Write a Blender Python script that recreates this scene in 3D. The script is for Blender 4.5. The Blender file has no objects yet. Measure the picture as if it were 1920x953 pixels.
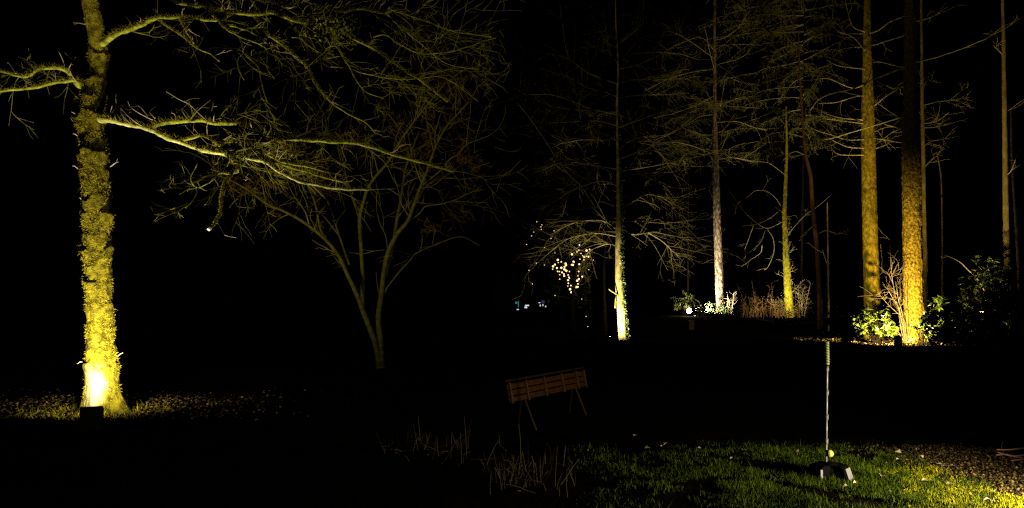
import bpy, math, random
import numpy as np
from mathutils import Vector, noise
R = math.radians
S = bpy.context.scene
COL = S.collection

# ------------------------------------------------------------------ camera
F = 1400.0; W, H = 1920.0, 953.0; EYE = 1.65; HOR = 560.0
PITCH = math.atan((HOR - H / 2) / F)
cam_d = bpy.data.cameras.new('camera'); cam = bpy.data.objects.new('camera', cam_d); COL.objects.link(cam)
cam.location = (0, 0, EYE); cam.rotation_euler = (math.pi / 2 + PITCH, 0, 0)
cam_d.sensor_width = 36; cam_d.lens = 36 * F / W; cam_d.clip_end = 1000; cam_d.clip_start = .05
S.camera = cam
# ------------------------------------------------------------------ night sky, exposure
wld = bpy.data.worlds.new('World'); S.world = wld; wld.use_nodes = True
nt = wld.node_tree; bg = nt.nodes['Background']
sky = nt.nodes.new('ShaderNodeTexSky'); sky.sky_type = 'NISHITA'; sky.sun_disc = False
sky.sun_elevation = R(-8); sky.sun_rotation = R(160)
nt.links.new(sky.outputs[0], bg.inputs[0]); bg.inputs[1].default_value = .002
S.view_settings.view_transform = 'Standard'; S.view_settings.look = 'None'
S.view_settings.exposure = 0; S.view_settings.gamma = 1
S.cycles.max_bounces = 0; S.cycles.diffuse_bounces = 0; S.cycles.glossy_bounces = 0
S.cycles.use_denoising = False
S.cycles.pixel_filter_type = 'BLACKMAN_HARRIS'; S.cycles.filter_width = 1.3
S.cycles.sample_clamp_indirect = 1.0
# lamp colours and powers (each lamp is built with its fixture further down)
WARM = (1.0, .86, .50); AMBER = (1.0, .76, .30); COOL = (1.0, .90, .72)
POW = dict(left=2000, centre=2300, pale=5600, moss=1900, pair=4600, right=2200, lawn=900)

# ------------------------------------------------------------------ helpers
_ca, _sa = math.cos(PITCH), math.sin(PITCH)
def P(px, py, dep):
    u = (px - W / 2) / F; v = -(py - H / 2) / F
    d = np.array([u, _ca - v * _sa, _sa + v * _ca])
    d = d * (dep / d[1])
    return np.array([d[0], d[1], d[2] + EYE])
def PX(w, dep): return w * dep / F          # pixels to metres at a depth
def gx(px, dep): return (px - W / 2) / F * dep * 1.0

class MB:
    def __init__(s): s.v = []; s.f = {3: [], 4: []}; s.n = 0
    def add(s, v, q=None, t=None):
        v = np.asarray(v, float).reshape(-1, 3); s.v.append(v)
        if q is not None and len(q): s.f[4].append(np.asarray(q, int).reshape(-1, 4) + s.n)
        if t is not None and len(t): s.f[3].append(np.asarray(t, int).reshape(-1, 3) + s.n)
        s.n += len(v)
    def box(s, c, size, axes=None):
        ax = np.eye(3) if axes is None else np.asarray(axes, float)
        c = np.asarray(c, float); h = np.asarray(size, float) / 2
        v = [c + ax[0] * h[0] * i + ax[1] * h[1] * j + ax[2] * h[2] * k for i in (-1, 1) for j in (-1, 1) for k in (-1, 1)]
        s.add(v, [[0, 1, 3, 2], [4, 6, 7, 5], [0, 4, 5, 1], [2, 3, 7, 6], [0, 2, 6, 4], [1, 5, 7, 3]])
    def mesh(s, name, smooth=False):
        me = bpy.data.meshes.new(name)
        V = np.concatenate(s.v) if s.v else np.zeros((0, 3))
        q = np.concatenate(s.f[4]) if s.f[4] else np.zeros((0, 4), int)
        t = np.concatenate(s.f[3]) if s.f[3] else np.zeros((0, 3), int)
        me.vertices.add(len(V)); me.vertices.foreach_set('co', V.ravel())
        nl = q.size + t.size; me.loops.add(nl); me.polygons.add(len(q) + len(t))
        me.loops.foreach_set('vertex_index', np.concatenate([q.ravel(), t.ravel()]))
        me.polygons.foreach_set('loop_start', np.concatenate([np.arange(len(q)) * 4, q.size + np.arange(len(t)) * 3]))
        me.polygons.foreach_set('loop_total', np.concatenate([np.full(len(q), 4), np.full(len(t), 3)]))
        me.polygons.foreach_set('use_smooth', np.full(len(q) + len(t), smooth))
        me.update(calc_edges=True); return me
    def build(s, name, m, parent=None, smooth=False, bevel=0, **kw):
        me = s.mesh(name, smooth); me.materials.append(m)
        o = bpy.data.objects.new(name, me); COL.objects.link(o)
        if parent is not None:
            o.parent = parent; o.matrix_parent_inverse = parent.matrix_basis.inverted()
        if bevel:
            b = o.modifiers.new('bevel', 'BEVEL'); b.width = bevel; b.segments = 2; b.limit_method = 'ANGLE'
        for k, x in kw.items(): o[k] = x
        return o

def empty(name, loc, label, cat, group=None):
    o = bpy.data.objects.new(name, None); COL.objects.link(o); o.location = tuple(float(x) for x in loc)
    o.empty_display_size = .1; o['label'] = label; o['category'] = cat
    if group: o['group'] = group
    return o
def tag(o, label, cat, group=None):
    o['label'] = label; o['category'] = cat
    if group: o['group'] = group
    return o

def unit(v):
    v = np.asarray(v, float); return v / (np.linalg.norm(v) + 1e-12)
def smooth_path(pts, rads, sub=3):
    pts = np.asarray(pts, float); rads = np.asarray(rads, float); n = len(pts)
    if n < 3: return pts, rads
    E = np.vstack([2 * pts[0] - pts[1], pts, 2 * pts[-1] - pts[-2]]); op = []; orr = []
    for i in range(n - 1):
        a, b, c, d = E[i:i + 4]
        for k in range(sub):
            t = k / sub
            op.append(.5 * (2 * b + (c - a) * t + (2 * a - 5 * b + 4 * c - d) * t * t + (3 * b - a - 3 * c + d) * t ** 3))
            orr.append(rads[i] * (1 - t) + rads[i + 1] * t)
    op.append(pts[-1]); orr.append(rads[-1]); return np.array(op), np.array(orr)
def frames(pts):
    T = np.gradient(pts, axis=0); T /= (np.linalg.norm(T, axis=1, keepdims=True) + 1e-12)
    ref = np.array([0, 0, 1.]) if abs(T[0][2]) < .8 else np.array([1., 0, 0])
    u = unit(np.cross(T[0], ref)); U = []
    for t in T:
        u = unit(u - t * np.dot(u, t)); U.append(u)
    U = np.array(U); return T, U, np.cross(T, U)
def tube(mb, pts, rads, sides=6, cap=True):
    pts = np.asarray(pts, float); rads = np.asarray(rads, float)
    T, U, V = frames(pts); n = len(pts)
    a = np.arange(sides) * 2 * math.pi / sides
    ring = U[:, None, :] * np.cos(a)[None, :, None] + V[:, None, :] * np.sin(a)[None, :, None]
    v = (pts[:, None, :] + ring * rads[:, None, None]).reshape(-1, 3)
    i = np.arange(n - 1)[:, None] * sides; j = np.arange(sides)[None, :]; k = (j + 1) % sides
    q = np.stack([i + j, i + k, i + sides + k, i + sides + j], -1).reshape(-1, 4)
    t = []
    if cap:
        v = np.vstack([v, pts[0], pts[-1]]); m = n * sides
        t = [[m, (x + 1) % sides, x] for x in range(sides)] + [[m + 1, (n - 1) * sides + x, (n - 1) * sides + (x + 1) % sides] for x in range(sides)]
    mb.add(v, q, t)
def rv(rng): return np.array([rng.gauss(0, 1), rng.gauss(0, 1), rng.gauss(0, 1)])
def walk(p, d, L, n, wob, bend, rng):
    pts = [np.array(p, float)]; d = unit(d); st = L / n
    for _ in range(n):
        d = unit(d + rv(rng) * wob + np.array([0, 0, bend])); pts.append(pts[-1] + d * st)
    return np.array(pts)
def twig(mb, p, d, L, r, rng, lev=1, wob=.16, bend=.0, kids=3, sides=3, flat=.7, rmin=.0015):
    n = max(3, min(7, int(L / .12) + 2)); pts = walk(p, d, L, n, wob, bend, rng)
    rr = np.linspace(r, max(rmin * .6, r * .3), n + 1)
    tube(mb, pts, rr, sides, cap=False)
    if lev <= 0: return
    for _ in range(rng.randint(max(1, kids - 1), kids + 1)):
        i = rng.randint(1, n); t = unit(pts[i] - pts[i - 1]); s = rv(rng); s[2] *= flat; s = unit(s - t * np.dot(s, t))
        a = rng.uniform(.5, 1.05)
        twig(mb, pts[i], t * math.cos(a) + s * math.sin(a), L * rng.uniform(.35, .65), max(rmin, rr[i] * .7), rng, lev - 1, wob, bend, kids, sides, flat, rmin)
def spawn(mb, pts, rads, count, Lr, rng, lev=2, t0=.15, bend=.02, kids=3, flat=.7, up=0., rs=.5, rmin=.0015, wob=.16, rcap=.014):
    m = len(pts)
    for _ in range(count):
        i = int(max(1, min(m - 1, (t0 + (1 - t0) * rng.random()) * m))); t = unit(pts[i] - pts[i - 1]); s = rv(rng); s[2] = s[2] * flat + up
        s = unit(s - t * np.dot(s, t)); a = rng.uniform(.5, 1.2)
        twig(mb, pts[i], t * math.cos(a) + s * math.sin(a), rng.uniform(*Lr), max(rmin, min(rads[i] * rs, rcap)), rng, lev, wob, bend, kids, 3, flat, rmin)
def blades(mb, base, d, L, w, rng, curve=.3):
    """fine tapering blades; base (n,3), d (n,3) unit, L (n), w (n)"""
    n = len(base); s = rng.normal(size=(n, 3)); s -= d * (s * d).sum(1, keepdims=True); s /= np.linalg.norm(s, axis=1, keepdims=True)
    k = rng.normal(size=(n, 3)) * curve
    mid = base + (d + k * .35) * (L * .55)[:, None]; tip = base + (d + k) * L[:, None]
    o = s * (w / 2)[:, None]
    v = np.stack([base - o, base + o, mid + o * .75, mid - o * .75, tip], 1).reshape(-1, 3)
    i = np.arange(n)[:, None] * 5
    mb.add(v, i + np.array([0, 1, 2, 3]), i + np.array([3, 2, 4]))
def leaf_cards(mb, c, d, nrm, L, w, fold=.25):
    """leaves of six points folded along the midrib; all arrays (n,..)"""
    d = d / np.linalg.norm(d, axis=1, keepdims=True); nrm = nrm - d * (nrm * d).sum(1, keepdims=True)
    nrm = nrm / (np.linalg.norm(nrm, axis=1, keepdims=True) + 1e-9); s = np.cross(d, nrm); L = L[:, None]; w = w[:, None]
    a = c; b = c + d * L * .55 - nrm * L * .04; t = c + d * L - nrm * L * .16
    l1 = c + d * L * .38 + s * w * .5 + nrm * w * fold; r1 = c + d * L * .38 - s * w * .5 + nrm * w * fold
    v = np.stack([a, l1, t, r1, b], 1).reshape(-1, 3); i = np.arange(len(c))[:, None] * 5
    mb.add(v, None, np.concatenate([i + np.array([0, 4, 1]), i + np.array([1, 4, 2]), i + np.array([0, 3, 4]), i + np.array([3, 2, 4])]))

# ------------------------------------------------------------------ materials
def mat(name, col, col2=None, rough=.85, scale=8, bump=0, bscale=30, spec=.3, stretch=(1, 1, 1), bdist=.02, contrast=(.35, .65), isl=False):
    m = bpy.data.materials.new(name); m.use_nodes = True; n = m.node_tree.nodes; l = m.node_tree.links
    b = n['Principled BSDF']; b.inputs['Roughness'].default_value = rough; b.inputs['Specular IOR Level'].default_value = spec
    tc = n.new('ShaderNodeTexCoord'); mp = n.new('ShaderNodeMapping'); mp.inputs['Scale'].default_value = stretch
    l.new(tc.outputs['Object'], mp.inputs[0])
    if col2 is None: b.inputs['Base Color'].default_value = (*col, 1)
    else:
        nz = n.new('ShaderNodeTexNoise'); nz.inputs['Scale'].default_value = scale; nz.inputs['Detail'].default_value = 6
        rp = n.new('ShaderNodeValToRGB'); rp.color_ramp.elements[0].position, rp.color_ramp.elements[1].position = contrast
        rp.color_ramp.elements[0].color = (*col, 1); rp.color_ramp.elements[1].color = (*col2, 1)
        l.new(mp.outputs[0], nz.inputs[0]); fac = nz.outputs[0]
        if isl:
            gi = n.new('ShaderNodeNewGeometry'); mm = n.new('ShaderNodeMath'); mm.operation = 'MULTIPLY_ADD'; mm.inputs[1].default_value = .55
            m2 = n.new('ShaderNodeMath'); m2.operation = 'MULTIPLY'; m2.inputs[1].default_value = .45
            l.new(nz.outputs[0], m2.inputs[0]); l.new(gi.outputs['Random Per Island'], mm.inputs[0]); l.new(m2.outputs[0], mm.inputs[2]); fac = mm.outputs[0]
        l.new(fac, rp.inputs[0]); l.new(rp.outputs[0], b.inputs['Base Color'])
    if bump:
        n2 = n.new('ShaderNodeTexNoise'); n2.inputs['Scale'].default_value = bscale; n2.inputs['Detail'].default_value = 5
        bp = n.new('ShaderNodeBump'); bp.inputs['Strength'].default_value = bump; bp.inputs['Distance'].default_value = bdist
        l.new(mp.outputs[0], n2.inputs[0]); l.new(n2.outputs[0], bp.inputs['Height']); l.new(bp.outputs[0], b.inputs['Normal'])
    return m
def emit(name, col, s):
    m = bpy.data.materials.new(name); m.use_nodes = True; b = m.node_tree.nodes['Principled BSDF']
    b.inputs['Base Color'].default_value = (.1, .1, .1, 1); b.inputs['Emission Color'].default_value = (*col, 1); b.inputs['Emission Strength'].default_value = s
    m.cycles.emission_sampling = 'FRONT_BACK' if s > 20 else 'NONE'
    return m
M = dict(
    soil=mat('soil', (.004, .0032, .002), (.010, .0075, .0045), 1., 3, .6, 18, 0.),
    mossbark=mat('mossy_bark', (.030, .025, .002), (.13, .112, .006), .95, 11, .9, 45, .08, bdist=.03, contrast=(.36, .62)),
    moss=mat('moss', (.045, .040, .002), (.24, .21, .008), .95, 5, spec=.06, isl=True, contrast=(.15, .85)),
    mosslimb=mat('mossy_limb', (.085, .098, .004), (.285, .31, .030), .9, 12, .8, 40, .12, contrast=(.35, .7)),
    dimlimb=mat('dim_limb', (.085, .095, .003), (.25, .26, .018), .9, 12, .6, 40, .1, contrast=(.35, .7)),  # darker copy for outer limbs; lamp falloff put into the colour
    palelimb=mat('pale_limb', (.16, .17, .02), (.42, .42, .17), .85, 9, .6, 40, .12, contrast=(.3, .65)),
    litter2=mat('yellow_litter', (.012, .008, .0015), (.34, .25, .06), .75, 9, spec=.1, isl=True, contrast=(.38, 1.05)),
    firbranch=mat('fir_branch', (.22, .19, .06), (.42, .36, .15), .85, 4, spec=.15),
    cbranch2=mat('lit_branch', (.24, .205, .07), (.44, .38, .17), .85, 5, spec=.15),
    joint=mat('pole_joint', (.10, .10, .105), (.15, .15, .155), .5, 20),
    bushstem=mat('bush_stem', (.085, .065, .028), (.16, .125, .065), .85, 6, spec=.1),
    barepale=mat('pale_twig', (.22, .18, .10), (.34, .28, .17), .8, 10, spec=.25),
    mtwig=mat('mossy_twig', (.065, .068, .003), (.17, .165, .016), .85, 7, spec=.1),
    mstem=mat('olive_stem', (.028, .028, .0025), (.062, .058, .007), .9, 10, .5, 30, .1),
    mtwig2=mat('olive_twig', (.050, .044, .005), (.11, .095, .016), .85, 7, spec=.12),
    brown=mat('brown_twig', (.040, .022, .002), (.085, .043, .005), .9, 6, spec=.1),
    cutwood=mat('fresh_cut_wood', (.7, .62, .48), (.8, .72, .6), .8, 20),
    smoothbark=mat('smooth_bark', (.19, .16, .035), (.44, .38, .17), .85, 7, .5, 25, .15, stretch=(1, 1, .6)),
    cbranch=mat('grey_branch', (.13, .11, .03), (.27, .23, .08), .85, 5, spec=.12),
    roughbark=mat('rough_bark', (.05, .034, .018), (.27, .20, .12), .9, 11, 1., 14, .2, (1, 1, .35), .06, (.4, .6)),
    mosspole=mat('moss_pole', (.13, .115, .003), (.34, .29, .022), .9, 9, .8, 22, .08, bdist=.04),
    firbark=mat('fir_bark', (.10, .071, .003), (.29, .205, .010), .9, 10, 1., 16, .1, (1, 1, .5), .06),
    firbark2=mat('dark_fir_bark', (.045, .030, .003), (.27, .182, .012), .9, 16, 1., 14, .1, (1, 1, .7), .07),
    polebark=mat('pole_bark', (.09, .066, .016), (.19, .14, .042), .9, 6, .7, 18, .12, stretch=(1, 1, .4)),
    redbark=mat('red_bark', (.030, .015, .007), (.06, .030, .012), .9, 8, .6, 18, .1),
    darkbark=mat('dark_bark', (.003, .0022, .0015), (.006, .0045, .0025), .95, 8, .5, 18, .02),
    firtwig=mat('fir_twig', (.10, .086, .022), (.22, .185, .06), .85, 4, spec=.12),
    needle=mat('needles', (.045, .048, .005), (.11, .105, .012), .7, 4, spec=.15, isl=True),
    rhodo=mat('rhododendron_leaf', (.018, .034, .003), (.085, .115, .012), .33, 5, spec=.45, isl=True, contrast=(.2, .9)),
    darkleaf=mat('dark_leaf', (.012, .018, .004), (.03, .04, .008), .5, 5),
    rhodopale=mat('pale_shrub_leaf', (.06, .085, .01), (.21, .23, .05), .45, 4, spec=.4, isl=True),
    ivy=mat('ivy_leaf', (.06, .09, .018), (.13, .17, .045), .4, 8, spec=.5),
    shrubstem=mat('shrub_stem', (.13, .10, .045), (.25, .20, .11), .85, 6, spec=.15),
    grass=mat('grass', (.005, .016, .0003), (.15, .22, .003), .6, 2.2, spec=.06, isl=True, contrast=(.38, 1.0)),
    gmoss=mat('ground_moss', (.06, .07, .001), (.36, .33, .004), .9, 6, spec=.06, isl=True, contrast=(.2, .85)),
    litter=mat('leaf_litter', (.010, .006, .002), (.34, .235, .085), .75, 9, spec=.12, isl=True, contrast=(.42, 1.05)),
    paleleaf=mat('pale_dead_leaf', (.40, .33, .18), (.62, .54, .36), .6, 14, spec=.3),
    reed=mat('reed', (.022, .016, .008), (.21, .175, .12), .7, 5, spec=.15, isl=True, contrast=(.35, 1.)),
    dryred=mat('dry_stalk', (.030, .015, .004), (.085, .048, .015), .85, 5, spec=.1),
    wood=mat('bench_wood', (.024, .0085, .0014), (.054, .021, .004), .6, 9, .35, 40, .12, (1, 1, 6)),
    darkwood=mat('dark_wood', (.008, .005, .003), (.016, .010, .005), .8, 9, spec=.1),
    rail=mat('bench_batten', (.034, .018, .007), (.056, .031, .014), .6, 12, .2, 40),
    black=mat('black_paint', (.003, .003, .003), None, .8, spec=.05),
    grey=mat('grey_metal', (.17, .17, .18), (.23, .23, .24), .4, 20, spec=.5),
    blackplastic=mat('black_plastic', (.0015, .0015, .0017), None, .8, spec=.04),
    greyplastic=mat('grey_plastic', (.15, .15, .16), (.2, .2, .215), .5, 12, spec=.4),
    limeplastic=mat('lime_plastic', (.19, .22, .07), (.25, .28, .09), .45, 6, spec=.4),
    felt=mat('ball_felt', (.50, .52, .08), (.62, .62, .12), .95, 40, .5, 90),
    cord=mat('white_cord', (.5, .5, .45), None, .8),
    stick=mat('pinkish_stick', (.30, .16, .12), (.42, .25, .18), .8, 8),
    wall=mat('dark_wall', (.008, .007, .006), (.012, .01, .009), .9, 3, spec=.05),
    wire=mat('dark_wire', (.01, .012, .008), None, .7),
)
E_lens = emit('lamp_glass', (1, .82, .45), 6); E_globe = emit('globe_glass', (1, .88, .62), 220)
E_bulb = emit('fairy_bulb', (1, .70, .26), 2.2); E_teal = emit('teal_lit_glass', (.02, .42, .38), .45)
E_white = emit('white_lit_pane', (.80, .88, 1), .9); E_blue = emit('violet_lit_pane', (.10, .09, .30), .25)

# ------------------------------------------------------------------ ground
def gz(x, y):
    """terrain height: flat lawn, falls a little past the bench, bank rising under the far trees"""
    n = .05 * noise.noise((x * .7, y * .7, 3.1)) + .02 * noise.noise((x * 2.6, y * 2.6, 7))
    n *= min(1, max(0, (y - 4) / 6)) * .8
    def s(a, b, t): t = min(1, max(0, (t - a) / (b - a))); return t * t * (3 - 2 * t)
    bank = .66 * s(36, 43, y) * s(3, 9, x) + 1.2 * s(70, 200, y)
    dip = -.10 * s(8.0, 9.2, y) * (1 - s(11.6, 14, y)) * s(-3.2, -1.8, x)
    return n + bank + dip
xs = np.unique(np.round(np.concatenate([np.linspace(-7.5, 7.5, 151), np.sinh(np.linspace(-4.2, 4.2, 90)) * 5.0]), 3))
ys = np.unique(np.round(np.concatenate([np.linspace(-3, 13, 140), np.geomspace(13, 260, 90), [-20., -8.]]), 3))
g = MB(); gv = np.array([[x, y, gz(x, y)] for y in ys for x in xs]); nx = len(xs)
ii = (np.arange(len(ys) - 1)[:, None] * nx + np.arange(nx - 1)[None, :]).reshape(-1, 1)
g.add(gv, ii + np.array([0, 1, nx + 1, nx])); ground = g.build('ground', M['soil'], smooth=True); ground['kind'] = 'structure'
def on(px, dep): x = gx(px, dep); return np.array([x, dep, gz(x, dep)])

# ------------------------------------------------------------------ trunk surface
def trunk(mb, pts, rads, rings, segs, disp, flare=0, lobes=5, ph=0):
    pts, rads = smooth_path(pts, rads, 6)
    L = np.concatenate([[0], np.cumsum(np.linalg.norm(np.diff(pts, axis=0), axis=1))]); t = np.linspace(0, L[-1], rings)
    C = np.stack([np.interp(t, L, pts[:, k]) for k in range(3)], 1); rr = np.interp(t, L, rads)
    a = np.arange(segs) * 2 * math.pi / segs; out = np.zeros((rings, segs, 3))
    for i in range(rings):
        for j in range(segs):
            fl = 1 + flare * math.exp(-t[i] / .16) * (.55 + .45 * math.sin(lobes * a[j] + ph)) if flare else 1
            r = rr[i] * fl + disp(t[i], a[j], rr[i])
            out[i, j] = C[i] + np.array([math.cos(a[j]) * r, math.sin(a[j]) * r, 0])
    i = np.arange(rings - 1)[:, None] * segs; j = np.arange(segs)[None, :]; k = (j + 1) % segs
    mb.add(out.reshape(-1, 3), np.stack([i + j, i + k, i + segs + k, i + segs + j], -1).reshape(-1, 4))
    return out, C, rr, t
def nz(x, y, z): return noise.noise((x, y, z))
def bark(amp, fs, vs, seed, rid=0):
    def f(t, a, r):
        c, s = math.cos(a) * fs, math.sin(a) * fs
        v = nz(c, s, t * vs + seed) + .6 * nz(c * 2.3, s * 2.3, t * vs * 2.3 + seed)
        if rid: v = .9 - 2.2 * abs(v)
        return amp * v
    return f

# ------------------------------------------------------------------ lamps
def flood(px, dep, target, power, col, size, label, w=.24, h=.26, spot=120, blend=1., tilt=60, z0=0, group=None, loc=None, radius=.06, front=1.02, off=0.):
    """black box floodlight: open hood, glass, back plate, stake, and its own lamp"""
    p = on(px, dep) if loc is None else np.array(loc, float); p[2] += z0
    root = empty('floodlight', p, label, 'floodlight', group)
    d = unit(np.array(target) - (p + [0, 0, h])); f = unit([d[0], d[1], 0]); s = np.cross(f, [0, 0, 1.]); z = np.array([0, 0, 1.])
    A = [s, f, z]; dp = w * .72; b = MB(); th = .012
    b.box(p + z * (h / 2 + .014) - f * (dp / 2), (w, th, h + .028), A); b.build('back_plate', M['black'], root, bevel=.004)
    for sg in (-1, 1):
        b = MB(); b.box(p + z * h * .47 + s * sg * (w / 2 - th / 2 - .001), (th, dp - .016, h * .94), A); b.build('side_plate', M['black'], root, bevel=.003)
    b = MB(); b.box(p + z * .012, (w - .03, dp - .02, .02), A); b.build('base_plate', M['black'], root)
    b = MB(); b.box(p + z * (h * .62) + f * .005, (w - .032, dp * .8, .012), A); b.build('glass', E_lens, root)
    b = MB(); b.box(p + z * (h * front / 2 + .004) + f * (dp / 2 - .006), (w - .03, th, h * front), A); b.build('front_plate', M['black'], root, bevel=.003)
    if z0 > .1:
        b = MB(); b.box(p - z * (z0 / 2 + .012), (.05, .05, z0 + .06), A); b.build('post', M['black'], root, bevel=.004)
    l = bpy.data.lights.new('lamp', 'SPOT'); l.energy = power; l.color = col; l.spot_size = R(spot); l.spot_blend = blend; l.shadow_soft_size = radius
    o = bpy.data.objects.new('lamp', l); COL.objects.link(o); o.parent = root
    o.location = tuple(z * (h * .86 + .02) + f * off); o.rotation_euler = Vector(d).to_track_quat('-Z', 'Y').to_euler()
    return root

# ================================================================== LEFT MOSSY TREE
rng = random.Random(4); nr = np.random.default_rng(4)
D0 = 10.9
base = on(195, D0)
lt = empty('mossy_tree', base, 'big moss-covered tree on the left, floodlit yellow from its foot', 'tree')
tp = [(a, b, c * (.85 if b > 640 else .77)) for a, b, c in [(197, 772, 34), (195, 750, 33), (192, 720, 31), (190, 680, 30), (188, 600, 28), (185, 530, 28), (183, 465, 28), (180, 400, 27.5), (177, 330, 27), (173, 270, 27),
      (172, 225, 27), (173, 190, 26), (176, 160, 23), (183, 120, 21), (184, 95, 20.5), (180, 60, 19), (173, 25, 18), (168, 0, 17), (160, -120, 14), (165, -260, 9), (168, -420, 4)]]
pts = [P(a, b, D0 - .0045 * max(0, 110 - b)) for a, b, c in tp]; pts[0][2] = base[2] - .12; rads = [PX(c, D0) for a, b, c in tp]
def hz_of(py): return P(180, py, D0)[2] - base[2] + .12
LEDGE = [(hz_of(y), s) for y, s in ((684, .7), (655, .4), (612, .35), (572, .5), (534, 1.), (500, .4), (466, 1.1), (440, .5), (401, 1.2), (372, .6), (345, .5), (318, .6), (287, 1.1), (258, .8), (215, 1.3), (180, 1.), (150, .8), (100, 1.2))]
def mossdisp(t, a, r):
    c, s = math.cos(a), math.sin(a)
    v = .012 * nz(c * 3, s * 3, t * 3) + .012 * nz(c * 7, s * 7, t * 9 + 5) + .008 * nz(c * 16, s * 16, t * 24) + math.exp(-t / .4) * (.030 * nz(c * 5, s * 5, t * 1.5 + 3) + .016 * nz(c * 12, s * 12, t * 5 + 8))
    for h, k in LEDGE:
        hh = h + .10 * nz(c * 1.1, s * 1.1, h * 5) + .045 * nz(c * 3.4, s * 3.4, h * 9)
        e = hh - t
        if 0 <= e < .30: v += .046 * k * (1 - e / .30) ** 1.3 * max(0, .6 + 1.3 * nz(c * 1.5, s * 1.5, h * 3))
        elif -.035 < e < 0: v += .046 * k * (1 + e / .035) * max(0, .6 + 1.3 * nz(c * 1.5, s * 1.5, h * 3))
    return v
tb = MB(); surf, TC, TR, TT = trunk(tb, pts, rads, 620, 72, mossdisp, flare=1.75, lobes=4, ph=.95)

_m = M['mossbark']; _n = _m.node_tree.nodes; _l = _m.node_tree.links       # lamp hot spot put into the bark colour: pale patch low in front
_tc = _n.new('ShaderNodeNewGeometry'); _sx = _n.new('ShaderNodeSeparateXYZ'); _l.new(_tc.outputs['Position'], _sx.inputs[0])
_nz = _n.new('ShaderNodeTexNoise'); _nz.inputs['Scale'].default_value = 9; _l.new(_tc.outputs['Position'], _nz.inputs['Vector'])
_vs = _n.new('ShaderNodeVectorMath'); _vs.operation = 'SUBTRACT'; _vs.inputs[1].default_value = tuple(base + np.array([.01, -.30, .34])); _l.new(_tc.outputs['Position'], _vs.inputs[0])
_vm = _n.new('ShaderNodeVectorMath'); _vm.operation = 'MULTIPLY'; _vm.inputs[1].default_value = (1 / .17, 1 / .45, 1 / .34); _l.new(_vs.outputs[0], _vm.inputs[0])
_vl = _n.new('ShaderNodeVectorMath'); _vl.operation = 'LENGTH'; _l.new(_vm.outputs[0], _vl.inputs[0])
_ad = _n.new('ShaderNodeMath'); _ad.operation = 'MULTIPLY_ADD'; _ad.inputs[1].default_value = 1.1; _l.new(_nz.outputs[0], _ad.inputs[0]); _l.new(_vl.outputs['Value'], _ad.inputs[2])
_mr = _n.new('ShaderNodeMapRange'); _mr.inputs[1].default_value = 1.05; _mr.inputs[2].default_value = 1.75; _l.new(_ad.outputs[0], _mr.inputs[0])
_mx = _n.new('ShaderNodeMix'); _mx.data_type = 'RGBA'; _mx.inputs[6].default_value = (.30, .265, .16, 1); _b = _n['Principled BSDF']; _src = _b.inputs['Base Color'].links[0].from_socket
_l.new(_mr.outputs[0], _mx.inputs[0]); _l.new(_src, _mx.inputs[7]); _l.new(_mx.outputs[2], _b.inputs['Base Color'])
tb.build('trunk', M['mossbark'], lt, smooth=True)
# shaggy moss on the trunk (front half and edges)
n = 46000; i = nr.integers(0, 520, n); j = nr.integers(0, 72, n)
b0 = surf[i, j] + nr.normal(0, .006, (n, 3)); nrm = surf[i, j] - TC[i]; nrm[:, 2] = 0; nrm /= np.linalg.norm(nrm, axis=1, keepdims=True)
keep = (nrm[:, 1] < .35)
patch = np.array([.9 * nz(*(q * 2.3)) + .6 * nz(*(q * 7.)) for q in b0]); keep &= (patch > -.16) & (np.linalg.norm((b0 - base - [.01, -.30, .34]) / [.17, .45, .34], axis=1) + .5 * patch > .75 + .45 * nr.random(n)) & (b0[:, 2] - base[2] > .02) & ((b0[:, 2] - base[2] < 4.75) | (nr.random(n) < .25))  # moss blades left out inside the painted hot spot
b0, nrm = b0[keep], nrm[keep]; n = len(b0)
d = nrm * .38 + nr.normal(0, .55, (n, 3)) + np.array([0, 0, -.3]); d /= np.linalg.norm(d, axis=1, keepdims=True)
mb = MB(); blades(mb, b0, d, nr.uniform(.010, .032, n) * (1 + .9 * (nr.random(n) > .93)), nr.uniform(.004, .011, n), nr, .4); mb.build('trunk_moss', M['moss'], lt, kind='stuff')

# small dead twigs sticking out of the trunk
for (x0, y0, x1, y1) in ((150, 222, 134, 210), (147, 318, 136, 311), (152, 376, 150, 371), (160, 488, 151, 486), (148, 258, 137, 251), (165, 48, 138, 43), (196, 62, 203, 52), (158, 684, 150, 678), (222, 668, 230, 662), (212, 310, 222, 304)):
    b = MB(); a = P(x0, y0, D0 - .02); e = P(x1, y1, D0 - .25); m = (a + e) / 2 + [0, 0, .012]
    pp, rr = smooth_path([a + (a - e) * .5, m, e], [.008, .006, .004], 3); tube(b, pp, rr, 5)
    twig(b, pp[4], unit(e - a) + rv(rng) * .5, .06, .004, rng, 0); b.build('dead_twig', M['barepale'], lt)

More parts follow.
